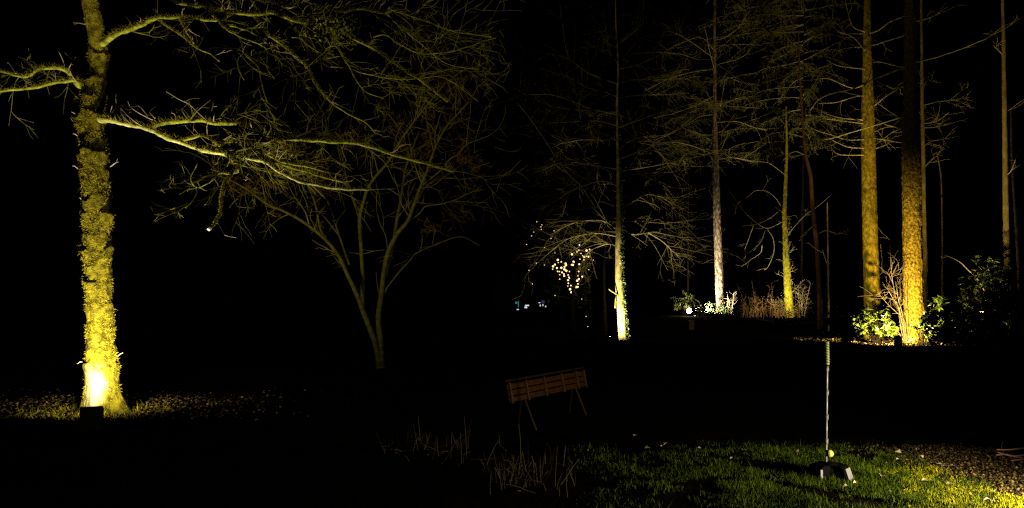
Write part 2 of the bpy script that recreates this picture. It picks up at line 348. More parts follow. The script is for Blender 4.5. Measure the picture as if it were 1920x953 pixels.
# traced limbs: (x, y, depth, half width in px)
def zline(d0, d1, w0, w1, pl):
    m = len(pl); return [(x, y, d0 + (d1 - d0) * k / (m - 1), w0 + (w1 - w0) * k / (m - 1)) for k, (x, y) in enumerate(pl)]
LIMBS = [
 # lower right limb and its fork
 ([(178, 219, 10.88, 11), (196, 223, 10.75, 9), (215, 226, 10.65, 7.2), (245, 234, 10.5, 6.6), (275, 239, 10.4, 6.6), (290, 243, 10.35, 7.5)], 0),
 (zline(10.35, 9.6, 6.5, 2.2, [(288, 241), (300, 232), (335, 229), (360, 226), (385, 226), (402, 231), (440, 231), (465, 239), (500, 253), (540, 262), (600, 264), (660, 268), (720, 285), (790, 305), (850, 322)]), 26),
 (zline(10.35, 9.3, 7., 2.2, [(286, 242), (315, 257), (345, 268), (376, 280), (404, 286), (420, 288), (448, 293), (472, 299), (499, 305), (511, 314), (529, 324), (549, 335), (567, 342), (599, 347), (640, 355), (690, 356)]), 34),
 (zline(10.1, 9.4, 3.4, 1.8, [(404, 286), (418, 270), (440, 267), (464, 269), (479, 279), (491, 286), (507, 293), (529, 304), (559, 310), (589, 316), (640, 330)]), 24),
 (zline(10.0, 9.7, 4., 2.2, [(420, 288), (432, 296), (440, 306), (444, 316), (452, 330), (461, 338)]), 8),
 (zline(9.95, 9.5, 2.6, 2.0, [(444, 316), (430, 332), (418, 350), (414, 370), (414, 388), (411, 402), (406, 410), (400, 420), (393, 428)]), 0),
 (zline(10.0, 9.7, 2.4, 1., [(450, 322), (432, 326), (410, 326), (402, 335), (388, 345), (369, 352), (358, 336), (370, 306)]), 7),
 (zline(9.8, 9.6, 1.4, .8, [(369, 352), (368, 364), (360, 378), (348, 389)]), 3),
 (zline(9.8, 9.6, 1.4, .8, [(402, 335), (409, 349), (400, 366), (384, 384)]), 3),
 (zline(9.8, 9.5, 1.2, .7, [(369, 352), (350, 358), (338, 365)]), 2),
 (zline(10.1, 9.7, 3., 2.4, [(345, 262), (362, 258), (378, 254), (392, 259), (402, 266), (411, 274)]), 3),
 (zline(9.9, 9.6, 3.0, 2., [(491, 286), (496, 300), (520, 306), (560, 318), (600, 330), (650, 344)]), 18),
 # upper right limb
 ([(178, 92, 10.85, 9), (213, 66, 10.6, 6), (239, 58, 10.5, 5.5), (268, 46, 10.4, 5.2), (294, 34, 10.3, 4.5), (337, 33, 10.15, 3.4), (365, 35, 10.05, 3), (389, 37, 10, 2.6), (408, 38, 9.9, 2)], 4),
 (zline(10.3, 9.9, 2.6, 1.6, [(294, 35), (320, 54), (339, 66), (357, 82), (373, 93), (395, 101), (412, 114)]), 4),
 (zline(10.15, 10, 3.4, 1.6, [(337, 33), (346, 52), (351, 63), (365, 83)]), 2),
 (zline(10.1, 9.6, 2.6, 1.1, [(386, 14), (395, 24), (414, 41), (420, 50), (447, 68), (453, 82), (457, 99), (447, 110), (449, 131), (458, 151)]), 6),
 (zline(9.8, 9.5, 1.4, .8, [(457, 100), (483, 124), (488, 150), (500, 190)]), 4),
 # limbs coming down from above the frame
 ([(164, -60, 10.85, 10), (240, -42, 10.6, 7), (310, -5, 10.3, 5.5), (360, 12, 10.2, 4.5)] + zline(10.1, 9.4, 4.2, 2.2, [(386, 13), (397, 18), (420, 20), (444, 24), (475, 28), (499, 27), (510, 25), (553, 40), (578, 46), (602, 48), (648, 60), (667, 76), (704, 94), (731, 113), (759, 134), (800, 160), (840, 190)]), 40),
 (zline(10.0, 9.3, 3.6, 1.4, [(475, 28), (490, 48), (502, 64), (525, 81), (542, 96), (559, 113), (575, 122), (590, 150), (607, 175), (624, 195), (650, 212), (684, 229), (704, 250)]), 26),
 ([(165, -100, 10.85, 8), (330, -50, 10.2, 5)] + zline(10.0, 9.3, 3.4, 1.6, [(450, -15), (534, 12), (553, 8), (572, 9), (591, 15), (640, 22), (667, 18), (695, 20), (723, 24), (742, 21), (800, 40), (860, 62), (920, 70)]), 40),
 (zline(9.6, 9.2, 2.0, 1.0, [(616, 50), (625, 77), (640, 102), (655, 125), (667, 149), (685, 170), (720, 185)]), 14),
 (zline(9.9, 9.5, 2.2, 1., [(428, 48), (440, 51), (466, 60), (491, 72), (504, 83), (512, 98), (518, 113)]), 5),
 (zline(9.9, 9.4, 2.0, .8, [(425, 55), (440, 66), (465, 76), (487, 81), (502, 94), (500, 115), (502, 132), (516, 149)]), 6),
 (zline(9.7, 9.3, 1.3, .7, [(548, 70), (561, 72), (578, 85), (601, 100), (616, 109), (638, 105)]), 5),
 (zline(9.5, 9.1, 1.7, .8, [(723, 24), (740, 40), (759, 55), (800, 90), (840, 120), (900, 130)]), 18),
 (zline(9.5, 9.0, 1.7, .8, [(700, 70), (722, 64), (750, 82), (790, 100), (850, 95), (930, 70)]), 18),
 (zline(9.6, 9.2, 1.5, .8, [(620, 125), (650, 128), (700, 140), (760, 150), (830, 145), (895, 190)]), 14),
 # left limbs
 ([(176, 172, 10.85, 13), (150, 158, 10.75, 9), (138, 150, 10.65, 5.5), (118, 153, 10.55, 4.2), (90, 158, 10.45, 3.8), (50, 165, 10.3, 3.4), (0, 173, 10.1, 3), (-60, 186, 9.9, 2)], 10),
 ([(168, 182, 10.95, 6), (145, 155, 11.0, 4), (129, 136, 10.9, 4), (112, 127, 10.8, 4.6), (88, 128, 10.7, 4.6), (68, 131, 10.6, 4.6), (50, 143, 10.5, 3.6), (25, 141, 10.4, 3), (0, 134, 10.3, 2.6), (-50, 126, 10.2, 2)], 8),
]
tw = MB(); twb = MB(); lm = MB()
for k, (pl, cnt) in enumerate(LIMBS):
    pp = [P(a, b, c) for a, b, c, w in pl]; rr = [PX(w, c) * .86 for a, b, c, w in pl]
    pp, rr = smooth_path(pp, rr, 4)
    pp = pp + np.array([[nz(*(q * 2.1)), nz(*(q * 2.1 + 9)), nz(*(q * 2.1 + 20))] for q in pp]) * .018 * np.minimum(1, np.arange(len(pp)) / 4)[:, None]
    b = MB(); pp, rr = smooth_path(pp, rr, 2); kn = np.array([[nz(*(q * 7)), nz(*(q * 7 + 9)), nz(*(q * 7 + 20))] for q in pp]) * .010; pp = pp + kn; tube(b, pp, rr * np.array([1 + .28 * nz(*(q * 9)) + .18 * nz(*(q * 23)) for q in pp]), 10); b.build('limb', M['palelimb' if k in (0, 2) else 'mosslimb' if k < 3 or rr[0] > .028 else 'dimlimb'], lt, smooth=True)
    spawn(tw, pp, rr, int(cnt * .5), (.22, .95), rng, 2, .18, -.02, 3, .6, .1, rs=.22, rmin=.0023, wob=.13, rcap=.008)
    if rr[0] > .012: spawn(twb, pp, rr, max(3, cnt // 3) if cnt else 1, (.10, .34), rng, 1, .08, .03, 2, .5, .9, rs=.3, rmin=.0025)
    # furry moss standing on the upper side of the thick stretches
    q = int(1700 * np.linalg.norm(np.diff(pp, axis=0), axis=1).sum())
    ix = nr.integers(0, len(pp), q); sel = rr[ix] > .012; ix = ix[sel]; m_ = len(ix)
    if m_:
        off = nr.normal(0, 1, (m_, 3)); off[:, 2] = np.abs(off[:, 2]) * 1.2 - .1; off /= np.linalg.norm(off, axis=1, keepdims=True)
        nx2 = np.minimum(ix + 1, len(pp) - 1); tt = nr.random((m_, 1))
        bb = pp[ix] * (1 - tt) + pp[nx2] * tt + off * rr[ix][:, None] * .9
        blades(lm, bb, off, nr.uniform(.008, .036, m_) * np.minimum(1.6, rr[ix] / .03 + .3), nr.uniform(.004, .009, m_), nr, .35)
# hand-placed pale upright twigs on the lower right limb
for pl in ([(246, 233), (230, 217), (226, 204)], [(265, 236), (245, 222), (226, 203)], [(286, 225), (262, 213), (243, 200)], [(277, 218), (268, 206), (260, 199)], [(291, 222), (285, 216), (280, 210)], [(388, 226), (372, 212), (355, 196), (335, 186), (312, 172)], [(331, 229), (328, 215), (322, 212)], [(351, 222), (343, 210), (341, 203)], [(397, 208), (399, 200), (400, 193)], [(30, 138), (18, 120), (14, 118)], [(60, 165), (57, 152), (55, 149)], [(108, 154), (103, 145), (98, 134)]):
    pp, rr = smooth_path([P(x, y, 10.4 - .002 * x) for x, y in pl], np.linspace(.008, .004, len(pl)), 3); tube(twb, pp, rr, 4); spawn(twb, pp, rr, 3, (.03, .12), rng, 0, .3, rmin=.003)
tw.build('twigs', M['mtwig'], lt, kind='stuff'); twb.build('bare_twigs', M['barepale'], lt, kind='stuff'); lm.build('limb_moss', M['moss'], lt, kind='stuff')
b = MB(); c = P(392.5, 429, 9.5); dd = unit(P(390, 433, 9.45) - P(400, 420, 9.52)); tube(b, [c - dd * .01, c + dd * .02], [.026, .021], 10); b.build('broken_end', M['cutwood'], lt)
# lichen tuft in the upper limb
b = MB(); c0 = P(625, 58, 9.6); m_ = 260; cc = c0 + nr.normal(0, 1, (m_, 3)) * [.13, .1, .07]
leaf_cards(b, cc, nr.normal(0, 1, (m_, 3)), nr.normal(0, 1, (m_, 3)), nr.uniform(.03, .06, m_), nr.uniform(.02, .04, m_)); b.build('ivy_tuft', M['mosslimb'], lt, kind='stuff')

fl = flood(181, 9.55, P(205, 335, 10.9), POW['left'], WARM, .26, 'black box floodlight in front of the mossy left tree foot', w=.255, h=.275, spot=164, blend=.74, front=.66)

# ================================================================== MULTI-STEM TREE
rng = random.Random(11); D1 = 17.0
mbase = on(710, D1)
ms = empty('multi_stem_tree', mbase, 'slender many-stemmed bare tree spreading like a fan, faintly lit olive', 'tree')
def stemline(pl, w0, w1, dd): m = len(pl); return [(x, y, D1 + dd * (k / (m - 1)) ** 1.2, w0 + (w1 - w0) * k / (m - 1)) for k, (x, y) in enumerate(pl)]
STEMS = [
 (stemline([(711, 690), (706, 653), (693, 616), (681, 585), (677, 574), (666, 546), (651, 514), (636, 482), (611, 450), (570, 417), (534, 397), (500, 382), (464, 356), (432, 338), (405, 328)], 7, 1.6, -1.6), 26),
 (stemline([(611, 450), (600, 427), (591, 382), (577, 348), (560, 310), (548, 270)], 3, 1.2, -1.), 14),
 (stemline([(655, 497), (636, 442), (617, 385), (598, 355), (588, 325), (570, 280)], 2.6, 1.1, .8), 14),
 (stemline([(636, 442), (628, 432), (602, 400), (572, 378), (541, 368), (507, 346)], 1.7, .9, -.4), 10),
 (stemline([(679, 580), (680, 521), (677, 465), (674, 412), (681, 381), (689, 355), (704, 331), (726, 306), (743, 277), (763, 246), (789, 212), (814, 181), (840, 150)], 5.2, 1.5, -.6), 26),
 (stemline([(674, 410), (659, 366), (650, 335), (640, 290), (625, 250)], 2.4, 1., .6), 14),
 (stemline([(716, 690), (714, 646), (709, 597), (715, 551), (719, 514), (728, 472), (745, 438), (764, 415), (777, 381), (791, 344), (803, 314), (817, 275), (835, 240), (860, 212), (880, 190)], 7.2, 1.5, -.5), 28),
 (stemline([(721, 521), (738, 453), (745, 408), (751, 378), (757, 340), (760, 317), (772, 283), (786, 246), (795, 210)], 5, 1.3, .8), 24),
 (stemline([(764, 417), (787, 400), (798, 387), (825, 383), (851, 376), (878, 363), (904, 355)], 1.8, .9, -.5), 12),
 (stemline([(851, 377), (880, 379), (915, 380)], 1.2, .8, -.2), 4),
 (stemline([(720, 552), (727, 538), (749, 510), (770, 487), (779, 476), (821, 457), (864, 444), (900, 461)], 1.8, .9, -.8), 6),
 (stemline([(792, 348), (829, 317), (843, 299), (860, 289), (874, 272), (897, 262), (916, 255)], 2, .9, -.5), 10),
 (stemline([(727, 470), (723, 442), (713, 421), (707, 399)], 1.5, .8, -.3), 3),
 (stemline([(714, 565), (709, 545), (705, 510)], 1.1, .7, -.2), 1),
 (stemline([(780, 378), (800, 350), (830, 335), (870, 336), (905, 330)], 1.5, .8, .4), 8),
 (stemline([(745, 408), (770, 380), (790, 350), (800, 320)], 2, 1, 1.), 10),
]
twm = MB(); twn = MB()
for pl, cnt in STEMS:
    pp = [P(a, b, c) for a, b, c, w in pl]; rr = [PX(w, c) * .8 for a, b, c, w in pl]; pp, rr = smooth_path(pp, rr, 4)
    pp[0][2] = max(pp[0][2], mbase[2] - .05)
    b = MB(); tube(b, pp, rr * np.array([1 + .1 * nz(*(q * 4)) for q in pp]), 9); b.build('stem', M['mstem'], ms, smooth=True)
    spawn(twm, pp, rr, int(cnt * .55), (.4, 1.3), rng, 2, .45, .0, 2, .8, .1, rs=.4, rmin=.004, wob=.12)
    # brown twig haze at the ends
    for _ in range(int(cnt * .22)):
        i = rng.randint(int(len(pp) * .6), len(pp) - 1)
        twig(twn, pp[i] + rv(rng) * .25, rv(rng) * [1, 1, .6] + [0, 0, .3], rng.uniform(.3, .7), .004, rng, 3, .25, 0, 4, 3, .8, .0035)
twm.build('twigs', M['mtwig2'], ms, kind='stuff'); twn.build('brown_twigs', M['brown'], ms, kind='stuff')

# ================================================================== generic lit tree with traced branches
def add_trunk(root, tpl, dep, m, rings=160, segs=24, disp=None, flare=0, name='trunk', lobes=5, ph=0):
    pp = [P(a, b, dep) for a, b, c in tpl]; rr = [PX(c, dep) for a, b, c in tpl]; b = MB()
    out = trunk(b, pp, rr, rings, segs, disp or bark(.01, 2, 3, dep), flare, lobes, ph); b.build(name, m, root, smooth=True); return out
def add_branches(root, lines, dep, m, rng, tws, cnt=8, w0=1.5, w1=.7, spread=1.5, L=(.4, 1.3), lev=2, rmin=.006, name='branch', sc=1., up=.1, bend=0., back=0.):
    for pl in lines:
        k = len(pl); dd = rng.uniform(-spread, spread) + back
        pp = [P(x, y, dep + dd * (i / (k - 1))) for i, (x, y) in enumerate(pl)]; rr = [PX(w0 + (w1 - w0) * i / (k - 1), dep) * sc for i in range(k)]
        pp, rr = smooth_path(pp, rr, 4); j = np.array([[nz(*(q * .9)), nz(*(q * .9 + 7)), nz(*(q * .9 + 15))] for q in pp]) * .08
        pp = pp + j * np.linspace(0, 1, len(pp))[:, None]
        b = MB(); tube(b, pp, rr, 6); b.build(name, m, root, smooth=True)
        spawn(tws, pp, rr, max(1, int(cnt * .7)), L, rng, lev, .2, bend, 2, .45, up, .55, rmin, wob=.08)

# ---- slim centre tree
rng = random.Random(21); D2 = 30.0
cb = on(1167, D2); ct = empty('slim_tree', cb, 'slim pale tree with ivy and wide bare branches, middle of the picture', 'tree')
T2 = [(1168, 640, 8.5), (1167, 620, 8), (1165, 590, 7.6), (1161, 540, 7.2), (1160, 480, 6.4), (1160, 440, 5.8), (1160, 400, 4.6), (1159, 350, 3.2), (1158, 300, 2.7), (1157, 200, 2.1), (1159, 120, 1.7), (1155, 50, 1.3), (1154, 0, 1.1), (1152, -90, 1)]
so, co, ro, to = add_trunk(ct, T2, D2, M['smoothbark'], 240, 24, bark(.012, 1.6, 2, 5))
B2 = [[(1152, 387), (1125, 378), (1117, 390), (1090, 350), (1065, 325), (1035, 285), (1015, 255), (995, 225), (967, 192)],
 [(1158, 318), (1110, 310), (1060, 304), (1020, 318)], [(1157, 236), (1120, 227), (1075, 228), (1030, 233)], [(1157, 211), (1100, 207), (1035, 200)], [(1157, 182), (1140, 175), (1095, 162), (1055, 140)],
 [(1158, 158), (1135, 150), (1105, 138), (1080, 120), (1065, 100), (1055, 50), (1050, 0)], [(1157, 215), (1110, 205), (1077, 192), (1035, 179), (990, 177), (960, 162)], [(1077, 250), (1090, 235), (1085, 200), (1092, 165), (1087, 125)],
 [(1160, 322), (1220, 312), (1280, 300), (1335, 287)], [(1160, 282), (1175, 268), (1190, 260), (1240, 255), (1285, 235), (1330, 205)], [(1175, 268), (1192, 257), (1185, 235), (1172, 197)], [(1158, 155), (1195, 150), (1260, 149), (1330, 132)], [(1158, 185), (1180, 180), (1230, 178), (1280, 175), (1330, 160)],
 [(1159, 110), (1170, 105), (1200, 100), (1260, 99), (1310, 112)], [(1159, 435), (1110, 434), (1070, 435), (1040, 450), (1010, 472)], [(1159, 444), (1120, 438), (1085, 442), (1055, 455), (1025, 478)], [(1160, 428), (1190, 440), (1225, 435), (1260, 442), (1305, 447)], [(1215, 436), (1245, 455), (1270, 478), (1285, 482)],
 [(1159, 462), (1140, 458), (1115, 466), (1095, 480)], [(1159, 432), (1130, 415), (1080, 417), (1030, 440)], [(1160, 395), (1185, 380), (1215, 365), (1250, 372)], [(1160, 340), (1175, 328), (1210, 330), (1250, 350), (1290, 352)], [(1158, 262), (1130, 263), (1080, 263), (1040, 275)],
 [(1159, 350), (1130, 340), (1090, 350), (1050, 372), (1010, 395)], [(1158, 120), (1140, 90), (1137, 60), (1130, 10)], [(1155, 85), (1170, 75), (1190, 60), (1210, 40)], [(1160, 240), (1200, 225), (1260, 205), (1330, 190)], [(1158, 130), (1200, 120), (1260, 90), (1310, 60)], [(1160, 300), (1210, 280), (1260, 265), (1330, 285)], [(1160, 415), (1200, 415), (1260, 418), (1312, 408)]]
t2 = MB(); add_branches(ct, B2, D2, M['cbranch2'], rng, t2, 26, 1.0, .45, 2.5, (.5, 2.0), 2, .0032, bend=-.025, back=2.6)
t2.build('twigs', M['cbranch'], ct, kind='stuff')
b = MB(); nr2 = np.random.default_rng(5); k = 900; ti = (nr2.random(k) ** .8 * 112).astype(int); aj = nr2.normal(-.35, .55, k); cc = []
for t_, a_ in zip(ti, aj): cc.append(co[t_] + np.array([math.cos(a_), math.sin(a_), 0]) * (ro[t_] + .03 + .05 * nr2.random()))
cc = np.array(cc); oo = nr2.normal(0, .5, (k, 3)) + np.stack([np.cos(aj), np.sin(aj), np.zeros(k)], 1)
leaf_cards(b, cc, nr2.normal(0, 1, (k, 3)) + [0, 0, -.6], oo, nr2.uniform(.05, .10, k), nr2.uniform(.045, .085, k)); b.build('ivy', M['ivy'], ct, kind='stuff')
b = MB(); pp, rr = smooth_path([P(1160, 560, D2 - .1), P(1156, 552, D2 - .2), P(1146, 546, D2 - .3), P(1141, 542, D2 - .4)], [.03, .035, .025, .015], 4); tube(b, pp, rr, 6)
pp, rr = smooth_path([P(1156, 553, D2 - .2), P(1154, 563, D2 - .3), P(1153, 578, D2 - .3)], [.03, .022, .015], 4); tube(b, pp, rr, 6); b.build('broken_branch', M['cbranch'], ct, smooth=True)
flood(1139, 28.7, P(1161, 611, D2), POW['centre'], WARM, .2, 'small black spotlight on the dark ground left of the slim ivy tree', w=.2, h=.18, spot=120, blend=.18, radius=.015, front=.97)

# ---- rough pale-barked tree
rng = random.Random(31); D3 = 45.0
pt = empty('rough_bark_tree', on(1350, D3), 'rough barked trunk lit white at its foot, right of the glowing globe', 'tree')
T3 = [(1350, 596, 8), (1350, 570, 7.4), (1349, 540, 7), (1347, 480, 6.6), (1344, 400, 6.2), (1342, 320, 5.8), (1341, 286, 5.3), (1340, 200, 3.2), (1340, 100, 2), (1340, 0, 1.4), (1340, -80, 1)]
add_trunk(pt, T3, D3, M['roughbark'], 420, 36, bark(.035, 2.6, 1.5, 2, 1))
B3 = [[(1340, 311), (1300, 312), (1262, 309), (1230, 318)], [(1340, 285), (1318, 290), (1295, 284), (1262, 270)], [(1339, 253), (1318, 253), (1295, 245), (1280, 240)], [(1341, 250), (1355, 245), (1368, 230), (1380, 210)], [(1342, 282), (1352, 280), (1360, 262), (1366, 250)], [(1340, 135), (1332, 100), (1320, 50)],
 [(1341, 124), (1350, 120), (1380, 112), (1400, 100), (1420, 75)], [(1340, 75), (1355, 72), (1375, 60), (1392, 45), (1405, 20)], [(1339, 110), (1290, 75), (1255, 57)], [(1339, 130), (1300, 135), (1250, 150), (1210, 170)], [(1339, 95), (1310, 70), (1250, 95)], [(1341, 300), (1370, 296), (1400, 300), (1420, 303)], [(1341, 230), (1380, 228), (1410, 238), (1440, 245)],
 [(1339, 215), (1310, 220), (1270, 245), (1230, 262)], [(1339, 180), (1300, 200), (1255, 215), (1225, 222)], [(1341, 200), (1370, 190), (1400, 180)], [(1341, 160), (1355, 150), (1358, 160), (1350, 200)]]
t3 = MB(); add_branches(pt, B3, D3, M['firbranch'], rng, t3, 8, .78, .4, 2., (.6, 2.0), 1, .0045); t3.build('twigs', M['firtwig'], pt, kind='stuff')
flood(1317, 43.5, P(1350, 572, D3), POW['pale'], COOL, .2, 'small black spotlight left of the white-lit rough trunk', w=.2, h=.18, spot=134, blend=.3, radius=.02)

# ---- mossy pole tree
rng = random.Random(41); D4 = 42.0
mt = empty('mossy_pole_tree', on(1480, D4), 'thin moss-yellow trunk with stubby twigs and a drooping bare branch', 'tree')
T4 = [(1481, 600, 10), (1480, 580, 8.6), (1478, 545, 7.4), (1475, 490, 6.2), (1473, 440, 5), (1471, 410, 4.2), (1472, 370, 3.4), (1474, 320, 2.8), (1475, 270, 2), (1474, 200, 1.2)]
so4, co4, ro4, to4 = add_trunk(mt, T4, D4, M['mosspole'], 260, 24, bark(.03, 2.4, 4, 8))
B4 = [[(1470, 414), (1456, 422), (1438, 428), (1420, 419), (1398, 400), (1383, 380), (1362, 348)], [(1438, 429), (1450, 448), (1451, 474), (1441, 500), (1433, 508)], [(1383, 381), (1402, 369), (1418, 357), (1440, 360), (1455, 372), (1465, 385)], [(1392, 424), (1420, 420), (1445, 408), (1460, 397)], [(1413, 423), (1405, 445), (1397, 467)], [(1435, 431), (1428, 450), (1413, 470)], [(1378, 402), (1381, 390), (1388, 378)], [(1476, 440), (1490, 425), (1510, 405), (1535, 385), (1560, 364)], [(1474, 330), (1440, 305), (1405, 303), (1373, 295)], [(1429, 460), (1426, 474), (1410, 486)]]
t4 = MB(); add_branches(mt, B4, D4, M['cbranch2'], rng, t4, 3, .62, .34, .8, (.3, .9), 1, .008)
for _ in range(46):
    i = rng.randint(8, 130); a = rng.uniform(-math.pi, .3); dv = np.array([math.cos(a), math.sin(a), rng.uniform(-.1, .7)]); twig(t4, co4[i] + unit([dv[0], dv[1], 0]) * ro4[i] * .9, dv, rng.uniform(.15, .55), .016, rng, 1, .25, .05, 2, 4, .8, .009)
t4.build('twigs', M['cbranch'], mt, kind='stuff')
flood(1464, 39.5, P(1478, 580, D4), POW['moss'], WARM, .2, 'small black spotlight before the moss-yellow trunk', w=.2, h=.18, spot=130, blend=.4, radius=.02)

# ---- two big fir trunks
rng = random.Random(51); D5 = 31.0; D6 = 28.0
f1 = empty('fir_tree', on(1636, D5), 'tall straight fir trunk lit golden, the left one of the close pair', 'tree')
T5 = [(1637, 640, 16), (1636, 600, 14.5), (1635, 540, 13.8), (1632, 460, 13.2), (1630, 370, 12.8), (1628, 285, 12.4), (1627, 200, 10.5), (1626, 120, 8), (1626, 40, 6), (1626, -80, 4)]
add_trunk(f1, T5, D5, M['firbark'], 420, 48, bark(.022, 3.4, 2.6, 3))
B5 = [[(1620, 278), (1591, 276), (1564, 265), (1552, 258)], [(1620, 291), (1600, 291), (1572, 289), (1560, 280)], [(1634, 278), (1651, 263), (1670, 250), (1681, 244)], [(1635, 281), (1662, 270), (1680, 250)], [(1618, 232), (1575, 226), (1542, 221)], [(1618, 225), (1569, 220), (1539, 207)], [(1619, 180), (1607, 181), (1569, 192), (1536, 194)], [(1620, 160), (1596, 165), (1560, 150), (1540, 148)],
 [(1632, 215), (1640, 200), (1647, 180)], [(1622, 130), (1590, 126), (1562, 119), (1548, 112)], [(1634, 250), (1655, 240), (1680, 238)], [(1622, 60), (1600, 50), (1590, 20), (1583, 0)], [(1622, 95), (1600, 70), (1570, 60)], [(1620, 262), (1590, 262), (1550, 250), (1520, 240)]]
t5 = MB(); add_branches(f1, B5, D5 - .2, M['firbranch'], rng, t5, 8, 1.2, .6, 1.2, (.4, 1.3), 1, .005, back=1.5); t5.build('twigs', M['firtwig'], f1, kind='stuff')
f2 = empty('fir_tree', on(1713, D6), 'tall thick fir trunk with grainy bark and a glaring foot, right one of the pair', 'tree')
T6 = [(1714, 646, 20), (1714, 625, 18), (1713, 580, 17), (1711, 476, 16.5), (1709, 350, 16), (1708, 235, 15), (1708, 226, 14.4), (1708, 180, 13.2), (1707, 100, 11), (1706, 0, 9), (1706, -90, 7)]
hl = P(1708, 228, D6)[2] - P(1714, 646, D6)[2]
_bk = bark(.028, 3.2, 3.0, 12)
def d6(t, a, r):
    e = hl - t; v = _bk(t, a, r) + .014 * nz(math.cos(a) * 9, math.sin(a) * 9, t * 9)
    if 0 <= e < .35: v += .05 * (1 - e / .35)  # collar ridge added to shade the trunk above it
    elif -.03 < e < 0: v += .05 * (1 + e / .03)
    return v
add_trunk(f2, T6, D6, M['firbark2'], 520, 64, d6, flare=.35, lobes=6)
B6 = [[(1700, 128), (1681, 132), (1656, 142), (1626, 154), (1596, 168), (1561, 176), (1536, 188), (1520, 207)], [(1696, 220), (1684, 222), (1651, 232), (1615, 243), (1575, 255), (1542, 263)], [(1700, 228), (1690, 223), (1673, 213), (1647, 194)], [(1718, 117), (1752, 108), (1774, 101), (1798, 93), (1840, 76), (1870, 60), (1920, 32)], [(1700, 65), (1685, 70), (1656, 79), (1635, 85), (1602, 90)], [(1698, 126), (1684, 124), (1650, 116), (1636, 115)],
 [(1695, 160), (1670, 175), (1650, 190), (1630, 205)], [(1697, 241), (1685, 240), (1660, 233), (1640, 220)], [(1697, 268), (1680, 266), (1650, 262), (1632, 262)], [(1697, 196), (1680, 170), (1660, 158)], [(1698, 30), (1670, 40), (1640, 60), (1600, 65)], [(1720, 40), (1750, 30), (1780, 10)]]
t6 = MB(); add_branches(f2, B6, D6 - .2, M['firbranch'], rng, t6, 6, 1.6, .8, .8, (.3, 1.1), 1, .005, back=3.6); t6.build('twigs', M['firtwig'], f2, kind='stuff')
flood(1680, 25.7, P(1680, 590, 29.5), POW['pair'], AMBER, .2, 'black box floodlight on leaf litter before the golden fir pair', w=.25, h=.32, spot=122, blend=.30, front=.80, radius=.03)

# ---- poles behind
def pole(tpl, dep, m, label, lines=(), seed=1, cnt=8, name='pole_tree', tm='firtwig'):
    r_ = random.Random(seed); e = empty(name, on(tpl[0][0], dep), label, 'tree')
    tpl = [(tpl[0][0], HOR + F * (EYE - e.location[2]) / dep + 3, tpl[0][2])] + list(tpl)
    add_trunk(e, tpl, dep, m, 160, 18, bark(.015, 2.4, 2.5, seed))
    t = MB(); add_branches(e, lines, dep, M[tm], r_, t, cnt, 1.1, .6, 1., (.3, 1.1), 2, .007)
    if t.n: t.build('twigs', M[tm], e, kind='stuff')
    return e
pole([(1889, 560, 5.8), (1888, 500, 5.5), (1886, 400, 5), (1884, 250, 4.2), (1882, 100, 3.2), (1880, 0, 2.6), (1879, -90, 2)], 32, M['polebark'], 'slim ochre-lit trunk rising behind the rhododendron at the right edge',
     [[(1882, 105), (1870, 92), (1862, 84)], [(1884, 210), (1895, 205), (1910, 198)], [(1884, 330), (1895, 322), (1905, 300)]], 61, 3)
pole([(1736, 540, 4.2), (1734, 480, 4), (1732, 400, 3.8), (1731, 300, 3.4), (1729, 200, 3), (1728, 100, 2.4), (1727, 0, 2)], 34, M['polebark'], 'narrow pale trunk close behind the right fir trunk',
     [[(1731, 226), (1750, 220), (1766, 216)], [(1730, 198), (1760, 192), (1798, 188)], [(1731, 276), (1746, 265), (1763, 261)], [(1731, 316), (1742, 306), (1752, 296)], [(1729, 185), (1732, 165), (1738, 147)], [(1731, 240), (1760, 238), (1785, 228)], [(1730, 232), (1755, 228), (1780, 212)]], 62, 8)
pole([(1537, 560, 4.8), (1533, 478, 4.4), (1528, 432, 4.1), (1523, 380, 3.7), (1520, 331, 3.3), (1511, 292, 2.8), (1506, 240, 2.2), (1500, 150, 1.6), (1497, 60, 1.2)], 38, M['redbark'], 'dim reddish brown trunk between the mossy pole and the fir pair',
     [[(1529, 420), (1512, 435), (1500, 445)], [(1511, 292), (1490, 285), (1470, 300)], [(1530, 440), (1550, 432), (1570, 440)]], 63, 4)
pole([(1554, 560, 1.6), (1553, 500, 1.5), (1552, 440, 1.2), (1551, 380, .8)], 36, M['polebark'], 'thread-thin pale sapling left of the fir pair', [[(1553, 500), (1545, 480), (1541, 470)]], 64, 2, 'sapling')
pole([(1767, 530, 1.6), (1767, 470, 1.3), (1766, 400, 1.1), (1764, 330, .9), (1756, 285, .7)], 36, M['polebark'], 'thread-thin sapling right of the fir pair', [], 65, 0, 'sapling')
pole([(1912, 560, 3.4), (1909, 480, 3), (1904, 400, 2.6), (1898, 300, 2.2), (1896, 200, 1.8)], 40, M['redbark'], 'dim brown leaning trunk at the extreme right edge', [], 66, 0)
pole([(1076, 620, 4), (1074, 560, 3.4), (1080, 500, 2.6), (1076, 440, 1.8), (1070, 400, 1)], 38, M['darkbark'], 'dark thin trunk under the fairy lights', [], 67, 0)
pole([(1136, 620, 3.4), (1134, 560, 3), (1133, 500, 2.4), (1136, 450, 1.4)], 34, M['darkbark'], 'dark thin trunk just left of the slim ivy tree', [], 68, 0)

